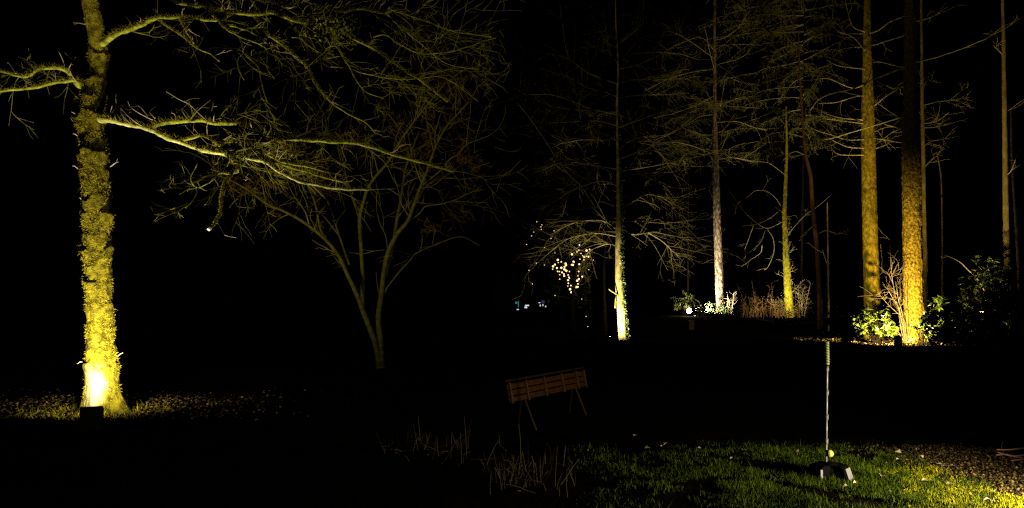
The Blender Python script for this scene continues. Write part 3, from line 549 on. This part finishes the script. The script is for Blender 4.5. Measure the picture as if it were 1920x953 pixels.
# ---- dark conifer with hanging needle sprays behind the pole trees
rng = random.Random(71); nrc = np.random.default_rng(71)
def conifer(px, dep, y0, y1, spread, label, n, seed, trunkw=3):
    r_ = random.Random(seed); n_ = np.random.default_rng(seed); e = empty('conifer', on(px, dep), label, 'tree')
    bot = HOR + F * (EYE - e.location[2]) / dep + 3
    add_trunk(e, [(px, bot, trunkw * 1.3), (px, (bot + y0) / 2, trunkw), (px + 2, y0, trunkw * .8), (px + 3, y1, trunkw * .4), (px + 3, y1 - 60, trunkw * .2)], dep, M['darkbark'], 60, 12)
    br = MB(); nd = MB()
    for _ in range(n):
        y = r_.uniform(y1, y0); a = r_.uniform(0, 2 * math.pi); p0 = P(px + 2, y, dep); L = PX(spread, dep) * r_.uniform(.45, 1)
        pp = walk(p0, [math.cos(a), math.sin(a), .12], L, 9, .08, -.05, r_); rr = np.linspace(.03, .008, 10); tube(br, pp, rr, 4, False)
        for k in range(2, 10):
            m_ = r_.randint(1, 3)
            for _k in range(m_):
                s = unit(rv(r_) * [1, 1, .3] + [0, 0, -.7]); l = r_.uniform(.25, .8); q = walk(pp[k], s, l, 4, .2, -.1, r_)
                tube(br, q, np.linspace(.007, .003, 5), 3, False)
                c = 46; tt = n_.random(c) * 4; i0 = np.minimum(tt.astype(int), 3); fr = (tt - i0)[:, None]; b0 = q[i0] * (1 - fr) + q[i0 + 1] * fr
                dv = n_.normal(0, 1, (c, 3)) + unit(q[-1] - q[0]) * .8; dv /= np.linalg.norm(dv, axis=1, keepdims=True)
                blades(nd, b0, dv, n_.uniform(.05, .12, c), n_.uniform(.012, .022, c), n_, .2)
    br.build('branches', M['firtwig'], e, kind='stuff'); nd.build('needles', M['needle'], e, kind='stuff')
conifer(1425, 52, 300, -30, 130, 'dark conifer with drooping needle sprays between the rough trunk and mossy pole', 60, 72)
conifer(1505, 45, 290, -30, 120, 'dark conifer with drooping needle sprays left of the fir pair', 56, 73)
conifer(1290, 48, 290, 120, 90, 'thin conifer with sparse needles right of the slim ivy tree', 26, 74, 1.2)

# ================================================================== shrubs
def shrub(name, label, cat, c, size, nb, nl, leaf, m, seed, group=None, stemm='darkbark', whorl=8, upb=.5):
    r_ = random.Random(seed); n_ = np.random.default_rng(seed); c = np.array(c, float); e = empty(name, c, label, cat, group)
    st = MB(); lf = MB(); C = []; Dv = []; Nn = []; Ls = []
    for _ in range(nb):
        a = r_.uniform(0, 2 * math.pi); q = r_.random() ** .5; top = c + np.array([math.cos(a) * q * size[0] / 2, math.sin(a) * q * size[1] / 2, size[2] * (.35 + .65 * r_.random()) * (1 - .35 * q * q)])
        mid = c + (top - c) * [.35, .35, .6] + rv(r_) * .08
        pp, rr = smooth_path([c + rv(r_) * [.1, .1, 0], mid, top], [.022, .014, .007], 4); tube(st, pp, rr, 4, False)
        for k in range(nl):
            tip = top + rv(r_) * np.array(size) * .07; tube(st, [pp[-3], tip], [.007, .005], 3, False); ax = unit(tip - mid + rv(r_) * .4)
            for w in range(whorl):
                s = unit(np.cross(ax, rv(r_))); d_ = unit(s + ax * r_.uniform(-.25, .6)); C.append(tip); Dv.append(d_); Nn.append(ax + rv(r_) * .35); Ls.append(leaf * r_.uniform(.7, 1.25))
    Ls = np.array(Ls); leaf_cards(lf, np.array(C), np.array(Dv), np.array(Nn), Ls, Ls * .36, .12)
    st.build('stems', M[stemm], e, kind='stuff'); lf.build('leaves', M[m], e, kind='stuff'); return e
shrub('rhododendron', 'bright lit rhododendron before the left fir trunk', 'shrub', on(1640, 27.4), (1.35, .9, 1.3), 30, 4, .16, 'rhodo', 81)
shrub('rhododendron', 'dim rhododendron between the red-brown trunk and the fir pair', 'shrub', on(1584, 26.9), (1.5, 1.2, 1.45), 34, 4, .15, 'rhodo', 82)
shrub('rhododendron', 'small dark-leaved rhododendron at the foot of the right fir trunk', 'shrub', on(1727, 26.2), (.9, .7, .95), 16, 4, .16, 'rhodo', 83)
shrub('rhododendron', 'low rhododendron just right of the right fir trunk', 'shrub', on(1778, 26.4), (1.7, 1.2, 1.9), 40, 4, .15, 'rhodo', 84)
shrub('rhododendron', 'tall rhododendron under the ochre trunk with lit top leaves', 'shrub', on(1849, 31.0), (2.1, 1.5, 3.3), 64, 4, .16, 'rhodo', 85)
shrub('rhododendron', 'tall dark rhododendron filling the right edge', 'shrub', on(1925, 22), (2.4, 1.8, 2.4), 60, 4, .15, 'rhodo', 86)
shrub('rhododendron', 'wide dark rhododendron bulging low before the right edge bushes', 'shrub', on(1830, 20.5), (2.6, 1.8, 1.7), 56, 4, .15, 'rhodo', 87)
flood(1838, 28.9, P(1880, 330, 32), POW['right'], AMBER, .2, 'small floodlight on a short post in the dark rhododendrons before the ochre trunk', w=.2, h=.2, spot=120, blend=.6, z0=.9, front=1.16, radius=.02)
# bare branch rising left from the tall rhododendron
def plant(name, label, cat, c, lines, m, w=.012, seed=1, cnt=0, L=(.1, .4), lev=1, rmin=.005, group=None, part='stem'):
    r_ = random.Random(seed); e = empty(name, c, label, cat, group); t = MB()
    for pl in lines:
        pp, rr = smooth_path(pl, np.linspace(w, w * .5, len(pl)), 4); b = MB(); tube(b, pp, rr, 5); b.build(part, M[m], e, smooth=True)
        if cnt: spawn(t, pp, rr, cnt, L, r_, lev, .2, 0, 2, .8, .2, .6, rmin)
    if t.n: t.build('twigs', M[m], e, kind='stuff')
    return e
d_ = 26.5
plant('bare_branch', 'bare pale branch arching out of the tall rhododendron', 'branch', P(1845, 540, d_), [[P(x, y, d_ - .3 * (1845 - x) / 75) for x, y in pl] for pl in ([(1846, 545), (1832, 522), (1816, 507), (1802, 493), (1788, 485), (1769, 477)], [(1832, 524), (1836, 512), (1850, 505), (1862, 497)], [(1845, 512), (1852, 500), (1848, 490)])], 'shrubstem', .022, 91, 3)
# pale twiggy bush between the fir pair
bd = 27.6; bb = on(1697, bd)
lines = []
r_ = random.Random(92)
for pl in ([(1697, 640), (1690, 600), (1682, 570), (1674, 530), (1670, 490), (1668, 450)], [(1698, 640), (1686, 580), (1672, 556), (1664, 540), (1661, 520)], [(1697, 640), (1692, 590), (1684, 560), (1681, 535), (1678, 515)], [(1699, 640), (1703, 600), (1700, 570), (1698, 545)], [(1695, 640), (1684, 622), (1672, 612)], [(1698, 640), (1695, 600), (1680, 585), (1666, 572), (1650, 554)], [(1700, 640), (1708, 610), (1704, 580)], [(1696, 640), (1688, 610), (1688, 570), (1692, 545)], [(1674, 530), (1664, 512), (1650, 505)], [(1672, 516), (1685, 506), (1700, 503)]):
    lines.append([P(x, y, bd + .5 * math.sin(k * 1.3 + pl[1][0]) * k / len(pl)) for k, (x, y) in enumerate(pl)])
plant('twiggy_bush', 'pale leafless bush of upright stems between the two golden fir trunks', 'bush', bb, lines, 'bushstem', .013, 92, 7, (.25, .9), 1, .004)
# shrub behind the globe lamp, plants near the white lit trunk
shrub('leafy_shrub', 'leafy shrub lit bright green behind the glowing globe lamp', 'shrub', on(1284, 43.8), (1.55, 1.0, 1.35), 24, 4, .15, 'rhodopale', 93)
shrub('leafy_shrub', 'small dark shrub right of the globe lamp', 'shrub', on(1311, 42.2), (.8, .7, 1.0), 12, 3, .15, 'rhodo', 94)
def stalks(name, label, px0, px1, dep, n, hh, m, seed, w=.012, tw=2, lean=.12, cat='dry plants', rmin=.006):
    r_ = random.Random(seed); c = on((px0 + px1) / 2, dep); ls = []
    for _ in range(n):
        p0 = on(r_.uniform(px0, px1), dep + r_.uniform(-.5, .5)); h_ = r_.uniform(*hh); a = rv(r_) * [lean, lean, 0]; ls.append([p0, p0 + np.array([a[0] * h_ * .4, a[1] * h_ * .4, h_ * .5]), p0 + np.array([a[0] * h_, a[1] * h_, h_])])
    return plant(name, label, cat, c, ls, m, w, seed, tw, (.12, .45), 1, rmin, part='stalk')
stalks('dry_stalks', 'pale low grass and stalks at the white-lit trunk foot', 1324, 1368, 44.3, 34, (.15, .6), 'ivy', 101, .010, 2, .25)
stalks('dry_stalks', 'white forked stalks just right of the white-lit trunk', 1362, 1376, 44, 6, (.7, 1.6), 'shrubstem', 102, .02, 4, .12)
stalks('dry_stalks', 'low reddish brown dry stalks between the white-lit and mossy trunks', 1382, 1462, 41.8, 60, (.3, 1.1), 'dryred', 103, .010, 3, .2)
stalks('tall_stalks', 'few tall bare stalks rising above the brown stalks', 1400, 1450, 42, 7, (1.0, 2.2), 'dryred', 104, .013, 2, .15)
stalks('frosty_twigs', 'white twiggy plant touching the moss-yellow trunk on its left', 1456, 1470, 42.3, 10, (.3, 1.3), 'shrubstem', 105, .018, 7, .35)
stalks('twig_bush', 'pale twiggy bush right of the moss-yellow trunk', 1493, 1510, 42.2, 9, (.7, 1.9), 'shrubstem', 106, .016, 10, .22)
stalks('frosty_twigs', 'low brown ferny growth at the foot of the mossy pole', 1452, 1500, 41.6, 30, (.15, .5), 'dryred', 107, .012, 4, .4)

# ================================================================== globe lamp, posts, fairy lights, far building
gp = on(1292, 42.6); gl = empty('globe_lamp', gp, 'glowing round globe lamp on a short dark post in the distance', 'lamp')
gc = P(1292, 583, 42.6); b = MB(); tube(b, [gp - [0, 0, .05], gc - [0, 0, .12]], [.03, .03], 8); b.build('post', M['black'], gl)
b = MB(); tube(b, [gc - [0, 0, .135], gc - [0, 0, .09]], [.075, .06], 12); b.build('collar', M['black'], gl)
def uvs(mb, c, r, n=12, m=8):
    v = []; q = []; t = []
    for i in range(1, m):
        for j in range(n): a = math.pi * i / m; h = 2 * math.pi * j / n; v.append((c[0] + r * math.sin(a) * math.cos(h), c[1] + r * math.sin(a) * math.sin(h), c[2] + r * math.cos(a)))
    for i in range(m - 2):
        for j in range(n): k = (j + 1) % n; q.append((i * n + j, (i + 1) * n + j, (i + 1) * n + k, i * n + k))
    v += [(c[0], c[1], c[2] + r), (c[0], c[1], c[2] - r)]; z = (m - 1) * n
    for j in range(n): k = (j + 1) % n; t += [(z, j, k), (z + 1, (m - 2) * n + k, (m - 2) * n + j)]
    mb.add(v, q, t)
b = MB(); uvs(b, gc, .135, 20, 14); b.build('globe', E_globe, gl, smooth=True)
wp = on(1295, 37.5); b = MB(); b.box(wp + [0, 0, .22], (.26, .12, .5)); o = b.build('wooden_post', M['darkwood'], bevel=.015); tag(o, 'short square wooden post in the dark below the globe lamp', 'post')

FD = 40.0; r_ = random.Random(120); fb = on(1068, FD)
fr = empty('fairy_lights', fb, 'cluster of warm fairy lights hung in a dark bush left of the slim ivy tree', 'fairy lights')
bulb = MB(); uvs(bulb, (0, 0, 0), 1, 8, 6); bme = bulb.mesh('bulb', True); bme.materials.append(E_bulb)
spots = [(1037, 500), (1041, 496), (1036, 505), (1044, 503), (1047, 493), (1049, 509), (1053, 502), (1046, 487), (1060, 494), (1059, 501), (1058, 505), (1054, 511), (1062, 508), (1068, 509), (1057, 514), (1058, 517), (1050, 515), (1066, 516), (1067, 520), (1049, 523), (1065, 526), (1066, 531), (1065, 537), (1069, 543), (1071, 548), (1075, 542), (1080, 539), (1083, 538), (1080, 513), (1084, 518), (1085, 523), (1082, 527), (1092, 519), (1086, 496), (1078, 492), (1075, 491), (1072, 497), (1087, 486), (1089, 475), (1092, 480), (1095, 487), (1095, 482), (1099, 481), (1085, 470), (1081, 472), (1077, 473), (1073, 477), (1086, 460), (1106, 468), (1103, 482), (1071, 535), (1062, 497), (1085, 509), (1100, 470), (1046, 509), (1068, 522), (1084, 533), (1074, 497), (1052, 491), (1040, 474), (1021, 497), (1006, 494)]
far = [(1015, 430), (1014, 426), (1007, 416), (1016, 422), (1033, 447), (1039, 433), (988, 459), (997, 442), (1001, 435), (1021, 464), (992, 507), (998, 532), (1112, 488), (1104, 506), (1091, 561), (1041, 554), (1102, 613), (1099, 593)]
wires = []
for k, (x, y) in enumerate(spots + far):
    small = k >= len(spots) - 3
    p = P(x + r_.uniform(-.6, .6), y + r_.uniform(-.6, .6), FD - 1.2 + r_.uniform(-.7, .7)); o = bpy.data.objects.new('bulb', bme); COL.objects.link(o)
    o.parent = fr; o.matrix_parent_inverse = fr.matrix_basis.inverted(); o.location = tuple(p); s_ = (.020 if small else r_.choice((.028, .036, .046, .056))); o.scale = (s_, s_, s_); wires.append(p)
b = MB()
for k in range(0, len(wires) - 1):
    if k == len(spots) - 1: continue
    a, c = wires[k], wires[k + 1]
    if np.linalg.norm(a - c) < 2.4: tube(b, [a, (a + c) / 2 - [0, 0, .04], c], [.006] * 3, 3, False)
b.build('cable', M['wire'], fr, kind='stuff')
shrub('fairy_bush', 'dark leafy bush carrying the fairy lights', 'shrub', fb + [0, .6, 0], (2.6, 1.6, 4.0), 46, 3, .14, 'darkleaf', 121, stemm='darkbark')

bd_ = 95.0; c = on(993, bd_); bl = empty('far_pavilion', c, 'far dark garden building with teal and white lit openings', 'building')
b = MB(); b.box(c + [0, 2.5, 1.25], (9, 4, 2.9)); b.build('wall', M['wall'], bl)
b = MB(); b.add([c + v for v in ([-4.9, .1, 2.7], [4.9, .1, 2.7], [4.9, 4.9, 2.7], [-4.9, 4.9, 2.7], [-4.0, 2.5, 4.2], [4.0, 2.5, 4.2])], [[0, 1, 5, 4], [2, 3, 4, 5], [3, 2, 1, 0]], [[0, 4, 3], [1, 2, 5]]); b.build('roof', M['wall'], bl)
def pane(x0, y0, x1, y1, m):
    a = P(x0, y1, bd_ + .42); e = P(x1, y0, bd_ + .42); ctr = (a + e) / 2; sz = (abs(e[0] - a[0]), .05, abs(e[2] - a[2])); b = MB(); b.box(ctr + [0, .0, 0], (sz[0] + .12, .06, sz[2] + .12)); w_ = b.build('window', M['black'], bl)
    b = MB(); b.box(ctr - [0, .045, 0], sz); b.build('pane', m, w_)
for a in ((966, 566, 970, 570, E_teal), (971.2, 565, 972.8, 576, E_teal), (984.5, 571.8, 992, 574.0, E_white), (983.5, 575, 988.5, 578, E_white), (1010, 567, 1013, 568.5, E_white), (1012, 571.5, 1014, 574.5, E_white), (1017.2, 570.6, 1018.8, 574, E_white), (1015.5, 563.5, 1021, 569, E_blue), (1022, 573.6, 1024, 576, E_white), (969, 579.6, 972.5, 581.4, E_white)): pane(*a)

# ================================================================== bench
A0 = on(1006, 10.0); A1 = on(1099, 11.25); ax = unit([A1[0] - A0[0], A1[1] - A0[1], 0]); nm = np.array([ax[1], -ax[0], 0]); zz = np.array([0, 0, 1.]); Lb = np.linalg.norm((A1 - A0)[:2])
be = empty('garden_bench', (A0 + A1) / 2, 'slatted wooden garden bench seen from behind on the dark lawn', 'bench')
o0 = (A0 + A1) / 2; o0[2] = min(A0[2], A1[2]); lenp = Lb + .72
tl = unit(zz - nm * .20); n2 = unit(nm + zz * .20); AX = [ax, n2, tl]; pc = o0 - nm * .20 + zz * .385
for k in range(3): b = MB(); b.box(pc + tl * (.036 + k * .084), (lenp, .022, .070), AX); b.build('back_plank', M['wood'], be, bevel=.004)
for k, t in enumerate((-.487, -.30, -.075, .16, .37, .487)): b = MB(); b.box(pc + tl * .12 + ax * lenp * t + n2 * .028, (.030, .032, .275), AX); b.build('batten', M['rail'], be, bevel=.004)
b = MB(); b.box(pc + tl * .285 - n2 * .04, (lenp + .06, .10, .03), AX); b.build('top_rail', M['darkwood'], be, bevel=.006)
for k in range(4): b = MB(); b.box(o0 - nm * (.27 + k * .09) + zz * .41, (lenp - .3, .075, .025), [ax, nm, zz]); b.build('seat_slat', M['darkwood'], be, bevel=.004)
for t in (-.5, .5):
    for f_, tp_ in ((A0 * 0 + o0 + ax * Lb * t, -.19), (o0 + ax * Lb * t - nm * .30, -.24)):
        b = MB(); a = np.array(f_) - zz * .02; e = o0 + ax * Lb * t + nm * tp_ + zz * .40; dv = unit(e - a); s_ = unit(np.cross(ax, dv)); b.box((a + e) / 2, (.014, .022, np.linalg.norm(e - a)), [ax, s_, dv]); b.build('leg', M['rail' if tp_ > -.2 else 'darkwood'], be, bevel=.004)

# ================================================================== swing-ball set
sd = 7.0; sp = on(1547, sd); sw = empty('pole_ball_set', sp, 'garden pole-and-ball game on black splayed base with lime spiral top', 'garden game')
def pole_seg(y0, y1, r, m, nm_, x0=None): 
    b = MB(); xa = 1551.5 + (0 if x0 is None else x0); a = P(xa - (y0 - 640) * .010, y0, sd); e = P(xa - (y1 - 640) * .010, y1, sd); tube(b, [a, e], [r, r], 14); return b.build(nm_, m, sw, smooth=True)
for a, e in ((686, 737), (737, 783), (783, 829), (829, 872)): pole_seg(e, a, .0085, M['grey'], 'pole_section')
for y in (691, 736, 782, 828): pole_seg(y + 5, y - 5, .0155, M['joint'], 'pole_joint'); 
# helical lime top
b = MB(); a = P(1551.5, 684, sd); e = P(1551.5, 640, sd); core = []
tube(b, [a, e], [.012, .012], 12); Lh = e[2] - a[2]
hp = np.array([[a[0] + .0155 * math.cos(t), a[1] + .0155 * math.sin(t), a[2] + .004 + (Lh - .008) * t / (2 * math.pi * 14)] for t in np.linspace(0, 2 * math.pi * 14, 240)]); tube(b, hp, np.full(240, .0052), 5); b.build('spiral_top', M['limeplastic'], sw, smooth=True)
bc = P(1556, 850.5, sd - .04); b = MB(); uvs(b, bc, .0325, 18, 12); ball = b.build('ball', M['felt'], sw, smooth=True)
b = MB(); pp, rr = smooth_path([P(1552.5, 684, sd - .02), P(1555, 700, sd - .05), P(1557, 770, sd - .06), bc + [0, 0, .03]], [.0012] * 4, 5); tube(b, pp, rr, 4); b.build('tether', M['blackplastic'], sw)
# base: hub and four splayed hollow legs
hub = sp + zz * .115; b = MB(); tube(b, [sp + zz * .05, sp + zz * .10, sp + zz * .135, sp + zz * .15], [.10, .095, .06, .02], 20); b.build('hub', M['blackplastic'], sw, smooth=True)
for k, ang in enumerate((-42, -165, 48, 130)):
    d_ = np.array([math.cos(R(ang)), math.sin(R(ang)), 0]); s_ = np.cross(d_, zz); b = MB()
    sec = [(0.05, .125, .075, .03), (.12, .128, .08, .02), (.15, .11, .082, 0), (.185, .0, .088, -.02)]
    v = []; 
    for (x, zt, hw, zb) in sec:
        c0 = sp + d_ * x; v += [c0 + s_ * hw + zz * zt, c0 - s_ * hw + zz * zt, c0 - s_ * hw + zz * zb, c0 + s_ * hw + zz * zb]
    q = [[4 * i + j, 4 * i + (j + 1) % 4, 4 * i + 4 + (j + 1) % 4, 4 * i + 4 + j] for i in range(3) for j in range(4)] + [[12, 13, 14, 15], [3, 2, 1, 0]]
    b.add(v, q); lg = b.build('leg', M['blackplastic'], sw, bevel=.006)
    b = MB(); f0 = sp + d_ * .1705 + zz * .055; tdir = unit(d_ * .035 - zz * .11); b.box(f0 + unit(d_ * .11 + zz * .035) * .004, (.11, .006, .115), [s_, unit(d_ * .11 + zz * .035), tdir]); b.build('end_plate', M['greyplastic' if k == 0 else 'blackplastic'], lg, bevel=.003)  # grey plate faces the lamp; the others are blackened for their shade
    if k == 1:
        b = MB(); b.box(sp + d_ * .155 - s_ * .086 + zz * .050, (.022, .006, .10), [d_, s_, zz]); b.build('lit_face_strip', M['greyplastic'], lg)  # grey strip on a black leg: its lamplit face put into the colour

# ================================================================== lawn lamp outside the frame on the right (its light is what shows)
flood(0, 0, np.array([3.1, 6.1, .05]), POW['lawn'], (1., .86, .52), .2, 'garden floodlight on a short post beside the path, just past the right edge', w=.24, h=.30, spot=150, blend=.8, loc=(4.7, 5.15, gz(4.7, 5.15)), radius=.03, front=.6, z0=.20, off=.13)

# ================================================================== lawn, moss, litter
n_ = np.random.default_rng(200)
def scatter(n, fx, fy, keep):
    x = n_.uniform(*fx, n); y = n_.uniform(*fy, n); k = keep(x, y); x, y = x[k], y[k]
    return x, y, np.array([gz(a, b) for a, b in zip(x, y)])
def nzv(x, y, s, o=0): return np.array([noise.noise((a * s, b * s, o)) for a, b in zip(x, y)])
def infr(x, y): return (np.abs(x) < y * .70 + .15)
def border(y): return 3.85 + .10 * (y - 6)            # lawn ends against moss and litter
def lawnkeep(x, y):
    e = np.clip((9.3 - y) / 2.6, 0, 1) ** 1.6; r = n_.random(len(x)); k = infr(x, y) & (r < np.clip(e, 0, 1))
    k &= (n_.random(len(x)) < np.clip((x - .5) / 2.2, 0, 1))
    k &= 1.2 * nzv(x, y, 1.7, 4) + .7 * nzv(x, y, 5, 14) + .5 * n_.random(len(x)) > .34 - .13 * (x - 1.)
    k |= infr(x, y) & (np.hypot(x - sp[0], y - sp[1]) < .55) & (r < .8)
    k &= (border(y) + .35 * nzv(x, y, 1.4) - x + n_.normal(0, .16, len(x)) > -.0)
    return k
x, y, z = scatter(380000, (-.6, 5.0), (5.2, 9.3), lawnkeep); n = len(x)
cl = nzv(x, y, 1.1, 9); hgt = n_.uniform(.018, .048, n) * (1 + .7 * np.clip(nzv(x, y, 4, 2), -.6, 1)); d = n_.normal(0, .33, (n, 3)); d[:, 2] = 1; d /= np.linalg.norm(d, axis=1, keepdims=True)
hgt = hgt * np.where(n_.random(n) > .97, 1.8, 1.); mb = MB(); blades(mb, np.stack([x, y, z - .004], 1), d, hgt, n_.uniform(.003, .0055, n), n_, .35); o = mb.build('lawn_grass', M['grass']); o['kind'] = 'stuff'; o['label'] = 'short green lawn grass in the lamplight'
x, y, z = scatter(160000, (2.3, 5.6), (5.2, 7.6), lambda x, y: infr(x, y) & (np.abs(border(y) - .1 + .4 * nzv(x, y, 1.8, 3) - x) + n_.normal(0, .12, len(x)) < .48 - .22 * (y - 5.6)) & (nzv(x, y, 4.5, 8) + .3 * n_.random(len(x)) > -.12) & (n_.random(len(x)) < np.clip((7.6 - y) / .9, 0, 1))); n = len(x)
d = n_.normal(0, .6, (n, 3)); d[:, 2] = 1; d /= np.linalg.norm(d, axis=1, keepdims=True)
mb = MB(); blades(mb, np.stack([x, y, z - .003 + .012 * (1 + nzv(x, y, 8, 5))], 1), d, n_.uniform(.012, .03, n), n_.uniform(.004, .009, n), n_, .4); o = mb.build('ground_moss', M['gmoss']); o['kind'] = 'stuff'; o['label'] = 'yellow moss cushions between lawn and litter'
def litter(name, m, n, fx, fy, keep, size, label, lift=.02):
    x, y, z = scatter(n, fx, fy, keep); n = len(x); d = n_.normal(0, 1, (n, 3)); d[:, 2] *= .35; nn = n_.normal(0, .55, (n, 3)); nn[:, 2] += 1
    L = n_.uniform(*size, n); mb = MB(); leaf_cards(mb, np.stack([x, y, z + n_.random(n) * lift + .004], 1), d, nn, L, L * n_.uniform(.45, .8, n), .2); o = mb.build(name, M[m]); o['kind'] = 'stuff'; o['label'] = label; return o
litter('leaf_litter', 'litter', 42000, (3.2, 6.2), (5.3, 8.9), lambda x, y: infr(x, y) & (x - border(y) + .3 * nzv(x, y, 1.8, 3) > n_.normal(.02, .22, len(x))) & (y < 8.5 + n_.normal(0, .3, len(x))), (.010, .032), 'brown leaf litter covering the path on the right')
tlx, tly = base[0], base[1]
litter('leaf_litter', 'litter2', 15000, (-9.4, -2.6), (9.8, 13.5), lambda x, y: (n_.random(len(x)) < np.clip(1.2 - np.hypot((x - tlx) * .42, (y - tly - .4) * .7) + .35 * nzv(x, y, 1.1, 6), .02, 1)) & (y > 10.35 - .1 * np.abs(x - tlx)), (.022, .06), 'dead leaves on the ground around the mossy tree foot', .03)
litter('leaf_litter', 'litter', 5200, (11.5, 19.0), (20.0, 31.0), lambda x, y: n_.random(len(x)) < np.clip(1.4 - np.hypot(x - gx(1665, 26.), (y - 26.5) * .45) / 2.6, .03, 1), (.05, .12), 'fallen leaves under the floodlit fir pair', .04)
# green tufts at the mossy tree foot
q = 450; an = n_.uniform(0, 2 * math.pi, q); rr_ = n_.uniform(.42, .95, q); x = tlx + rr_ * np.cos(an) * 1.2; y = tly + rr_ * np.sin(an) * .8; z = np.array([gz(a, b) for a, b in zip(x, y)]); d = n_.normal(0, .5, (q, 3)); d[:, 2] = 1; d /= np.linalg.norm(d, axis=1, keepdims=True)
mb = MB(); blades(mb, np.stack([x, y, z], 1), d, n_.uniform(.03, .09, q), n_.uniform(.005, .01, q), n_, .4); o = mb.build('grass_tufts', M['gmoss']); o['kind'] = 'stuff'; o['label'] = 'grass tufts round the mossy tree foot'
# single pale leaves lying on the lawn
lfm = []
for k in range(4):
    b = MB(); a = n_.normal(0, 1, (1, 3)); leaf_cards(b, np.zeros((1, 3)), np.array([[1., 0, .25]]), np.array([[0, .2 * (k - 1.5), 1.]]), np.array([.07]), np.array([.045 + .006 * k]), .3); me = b.mesh('fallen_leaf'); me.materials.append(M['paleleaf']); lfm.append(me)
r_ = random.Random(210)
for px, py in [(1485, 846), (1237, 834), (1310, 838), (1405, 851), (1450, 861), (1183, 806), (1240, 830), (1102, 845), (1205, 836), (1675, 905), (1715, 900), (1595, 905), (1640, 890), (1760, 907), (1670, 862), (1755, 875), (1840, 935), (1890, 876), (1712, 842), (1755, 871), (1650, 920), (1450, 865), (1580, 912), (1232, 917), (1130, 925), (1363, 860), (1385, 845), (1680, 850), (1720, 860), (1635, 862)]:
    dep = EYE * F / (py - HOR); x = gx(px, dep); o = bpy.data.objects.new('fallen_leaf', r_.choice(lfm)); COL.objects.link(o); o.location = (x, dep, gz(x, dep) + .03); o.rotation_euler = (r_.uniform(-.4, .4), r_.uniform(-.5, .5), r_.uniform(0, 6.28)); s_ = r_.uniform(.5, 1.0); o.scale = (s_,) * 3
    tag(o, 'pale fallen leaf lying in the lamplit lawn', 'leaf', 'pale leaves on the lawn')
# sticks at the right edge
for k, (pl, lab) in enumerate((([(1868, 843), (1890, 844), (1925, 841), (1990, 838)], 'long pinkish stick lying uppermost at the right edge'), ([(1868, 853), (1885, 855), (1905, 855), (1960, 848)], 'thin pinkish stick under the uppermost one at the right edge'), ([(1870, 848), (1888, 856), (1900, 859), (1930, 862)], 'slanting forked stick crossing the others at the right edge'), ([(1880, 865), (1905, 862), (1925, 858), (1960, 850)], 'lowest pale stick at the right edge'))):
    r2 = random.Random(220 + k); pp, rr = smooth_path([P(x, y, 7.75 - .03 * k) + rv(r2) * .008 for x, y in pl], np.linspace(.006, .009, 4), 4); b = MB(); tube(b, pp, rr, 6); spawn(b, pp, rr, 3, (.1, .3), r2, 0, .3, rmin=.003); tag(b.build('fallen_stick', M['stick'], smooth=True), lab, 'stick')

# ================================================================== reeds
def reeds(label, lines, seed, extra, box):
    r_ = random.Random(seed); c = on((box[0] + box[1]) / 2, box[2]); e = empty('reed_clump', c, label, 'reeds')
    for pl in lines:
        dep = pl[0]; pts_ = [P(x, y, dep - .05 * k) for k, (x, y) in enumerate(pl[1:])]; pp, rr = smooth_path(pts_, np.linspace(.0034, .0018, len(pts_)), 4); b = MB(); tube(b, pp, rr, 5); b.build('stem', M['reed'], e, smooth=True)
    b = MB()
    for _ in range(extra):
        p0 = on(r_.uniform(box[0], box[1]), box[2] + r_.uniform(-.4, .6)); h_ = r_.uniform(.08, .32); tube(b, walk(p0 + np.array([0, 0, r_.uniform(0, .15)]), np.array([0, 0, 1]) + rv(r_) * r_.choice((.25, .5, 1.5)), h_ * r_.choice((.4, .7, 1)), 4, .08, -.03, r_), np.linspace(.0026, .0011, 5), 3, False)
    b.build('short_stems', M['reed'], e, kind='stuff')
reeds('dry reed stalks, the sparse left clump on the dark lawn edge', [(7.6, (816, 895), (824, 880), (830, 866)), (7.6, (787, 827), (800, 840), (806, 848), (825, 855)), (7.6, (822, 856), (820, 836), (819, 818)), (7.6, (845, 858), (846, 836), (847, 812)), (7.6, (866, 888), (865, 850), (863, 812)), (7.7, (832, 868), (845, 845), (858, 825)), (7.7, (875, 860), (873, 815), (870, 780)), (7.7, (788, 830), (786, 805), (784, 780)), (7.5, (857, 893), (858, 880), (861, 868))], 231, 70, (715, 885, 7.9))
reeds('dry reed stalks, the denser right clump with bent lying stems', [(6.9, (903, 904), (930, 900), (955, 899), (985, 890), (1003, 894)), (6.9, (935, 903), (965, 898), (1012, 903)), (6.9, (974, 890), (976, 840), (973, 795)), (6.9, (986, 885), (983, 865), (979, 845)), (7.1, (961, 880), (962, 860), (962, 852)), (7.2, (935, 825), (938, 835), (950, 846)), (6.9, (972, 890), (974, 870), (980, 850)), (7.0, (935, 816), (936, 822), (935, 828)), (6.6, (1013, 950), (1016, 930), (1024, 924), (1018, 905)), (6.4, (1047, 952), (1049, 930), (1048, 912)), (6.7, (1040, 935), (1042, 880), (1045, 838)), (6.8, (1008, 920), (1006, 890), (1004, 868)), (6.8, (948, 936), (950, 920), (946, 908)), (6.8, (955, 935), (958, 915), (955, 900)), (6.7, (898, 930), (908, 918), (916, 911)), (6.9, (940, 850), (943, 858), (945, 862)), (6.9, (1075, 942), (1082, 938), (1088, 934)), (7.0, (969, 880), (957, 870), (953, 860))], 232, 110, (905, 1080, 6.7))
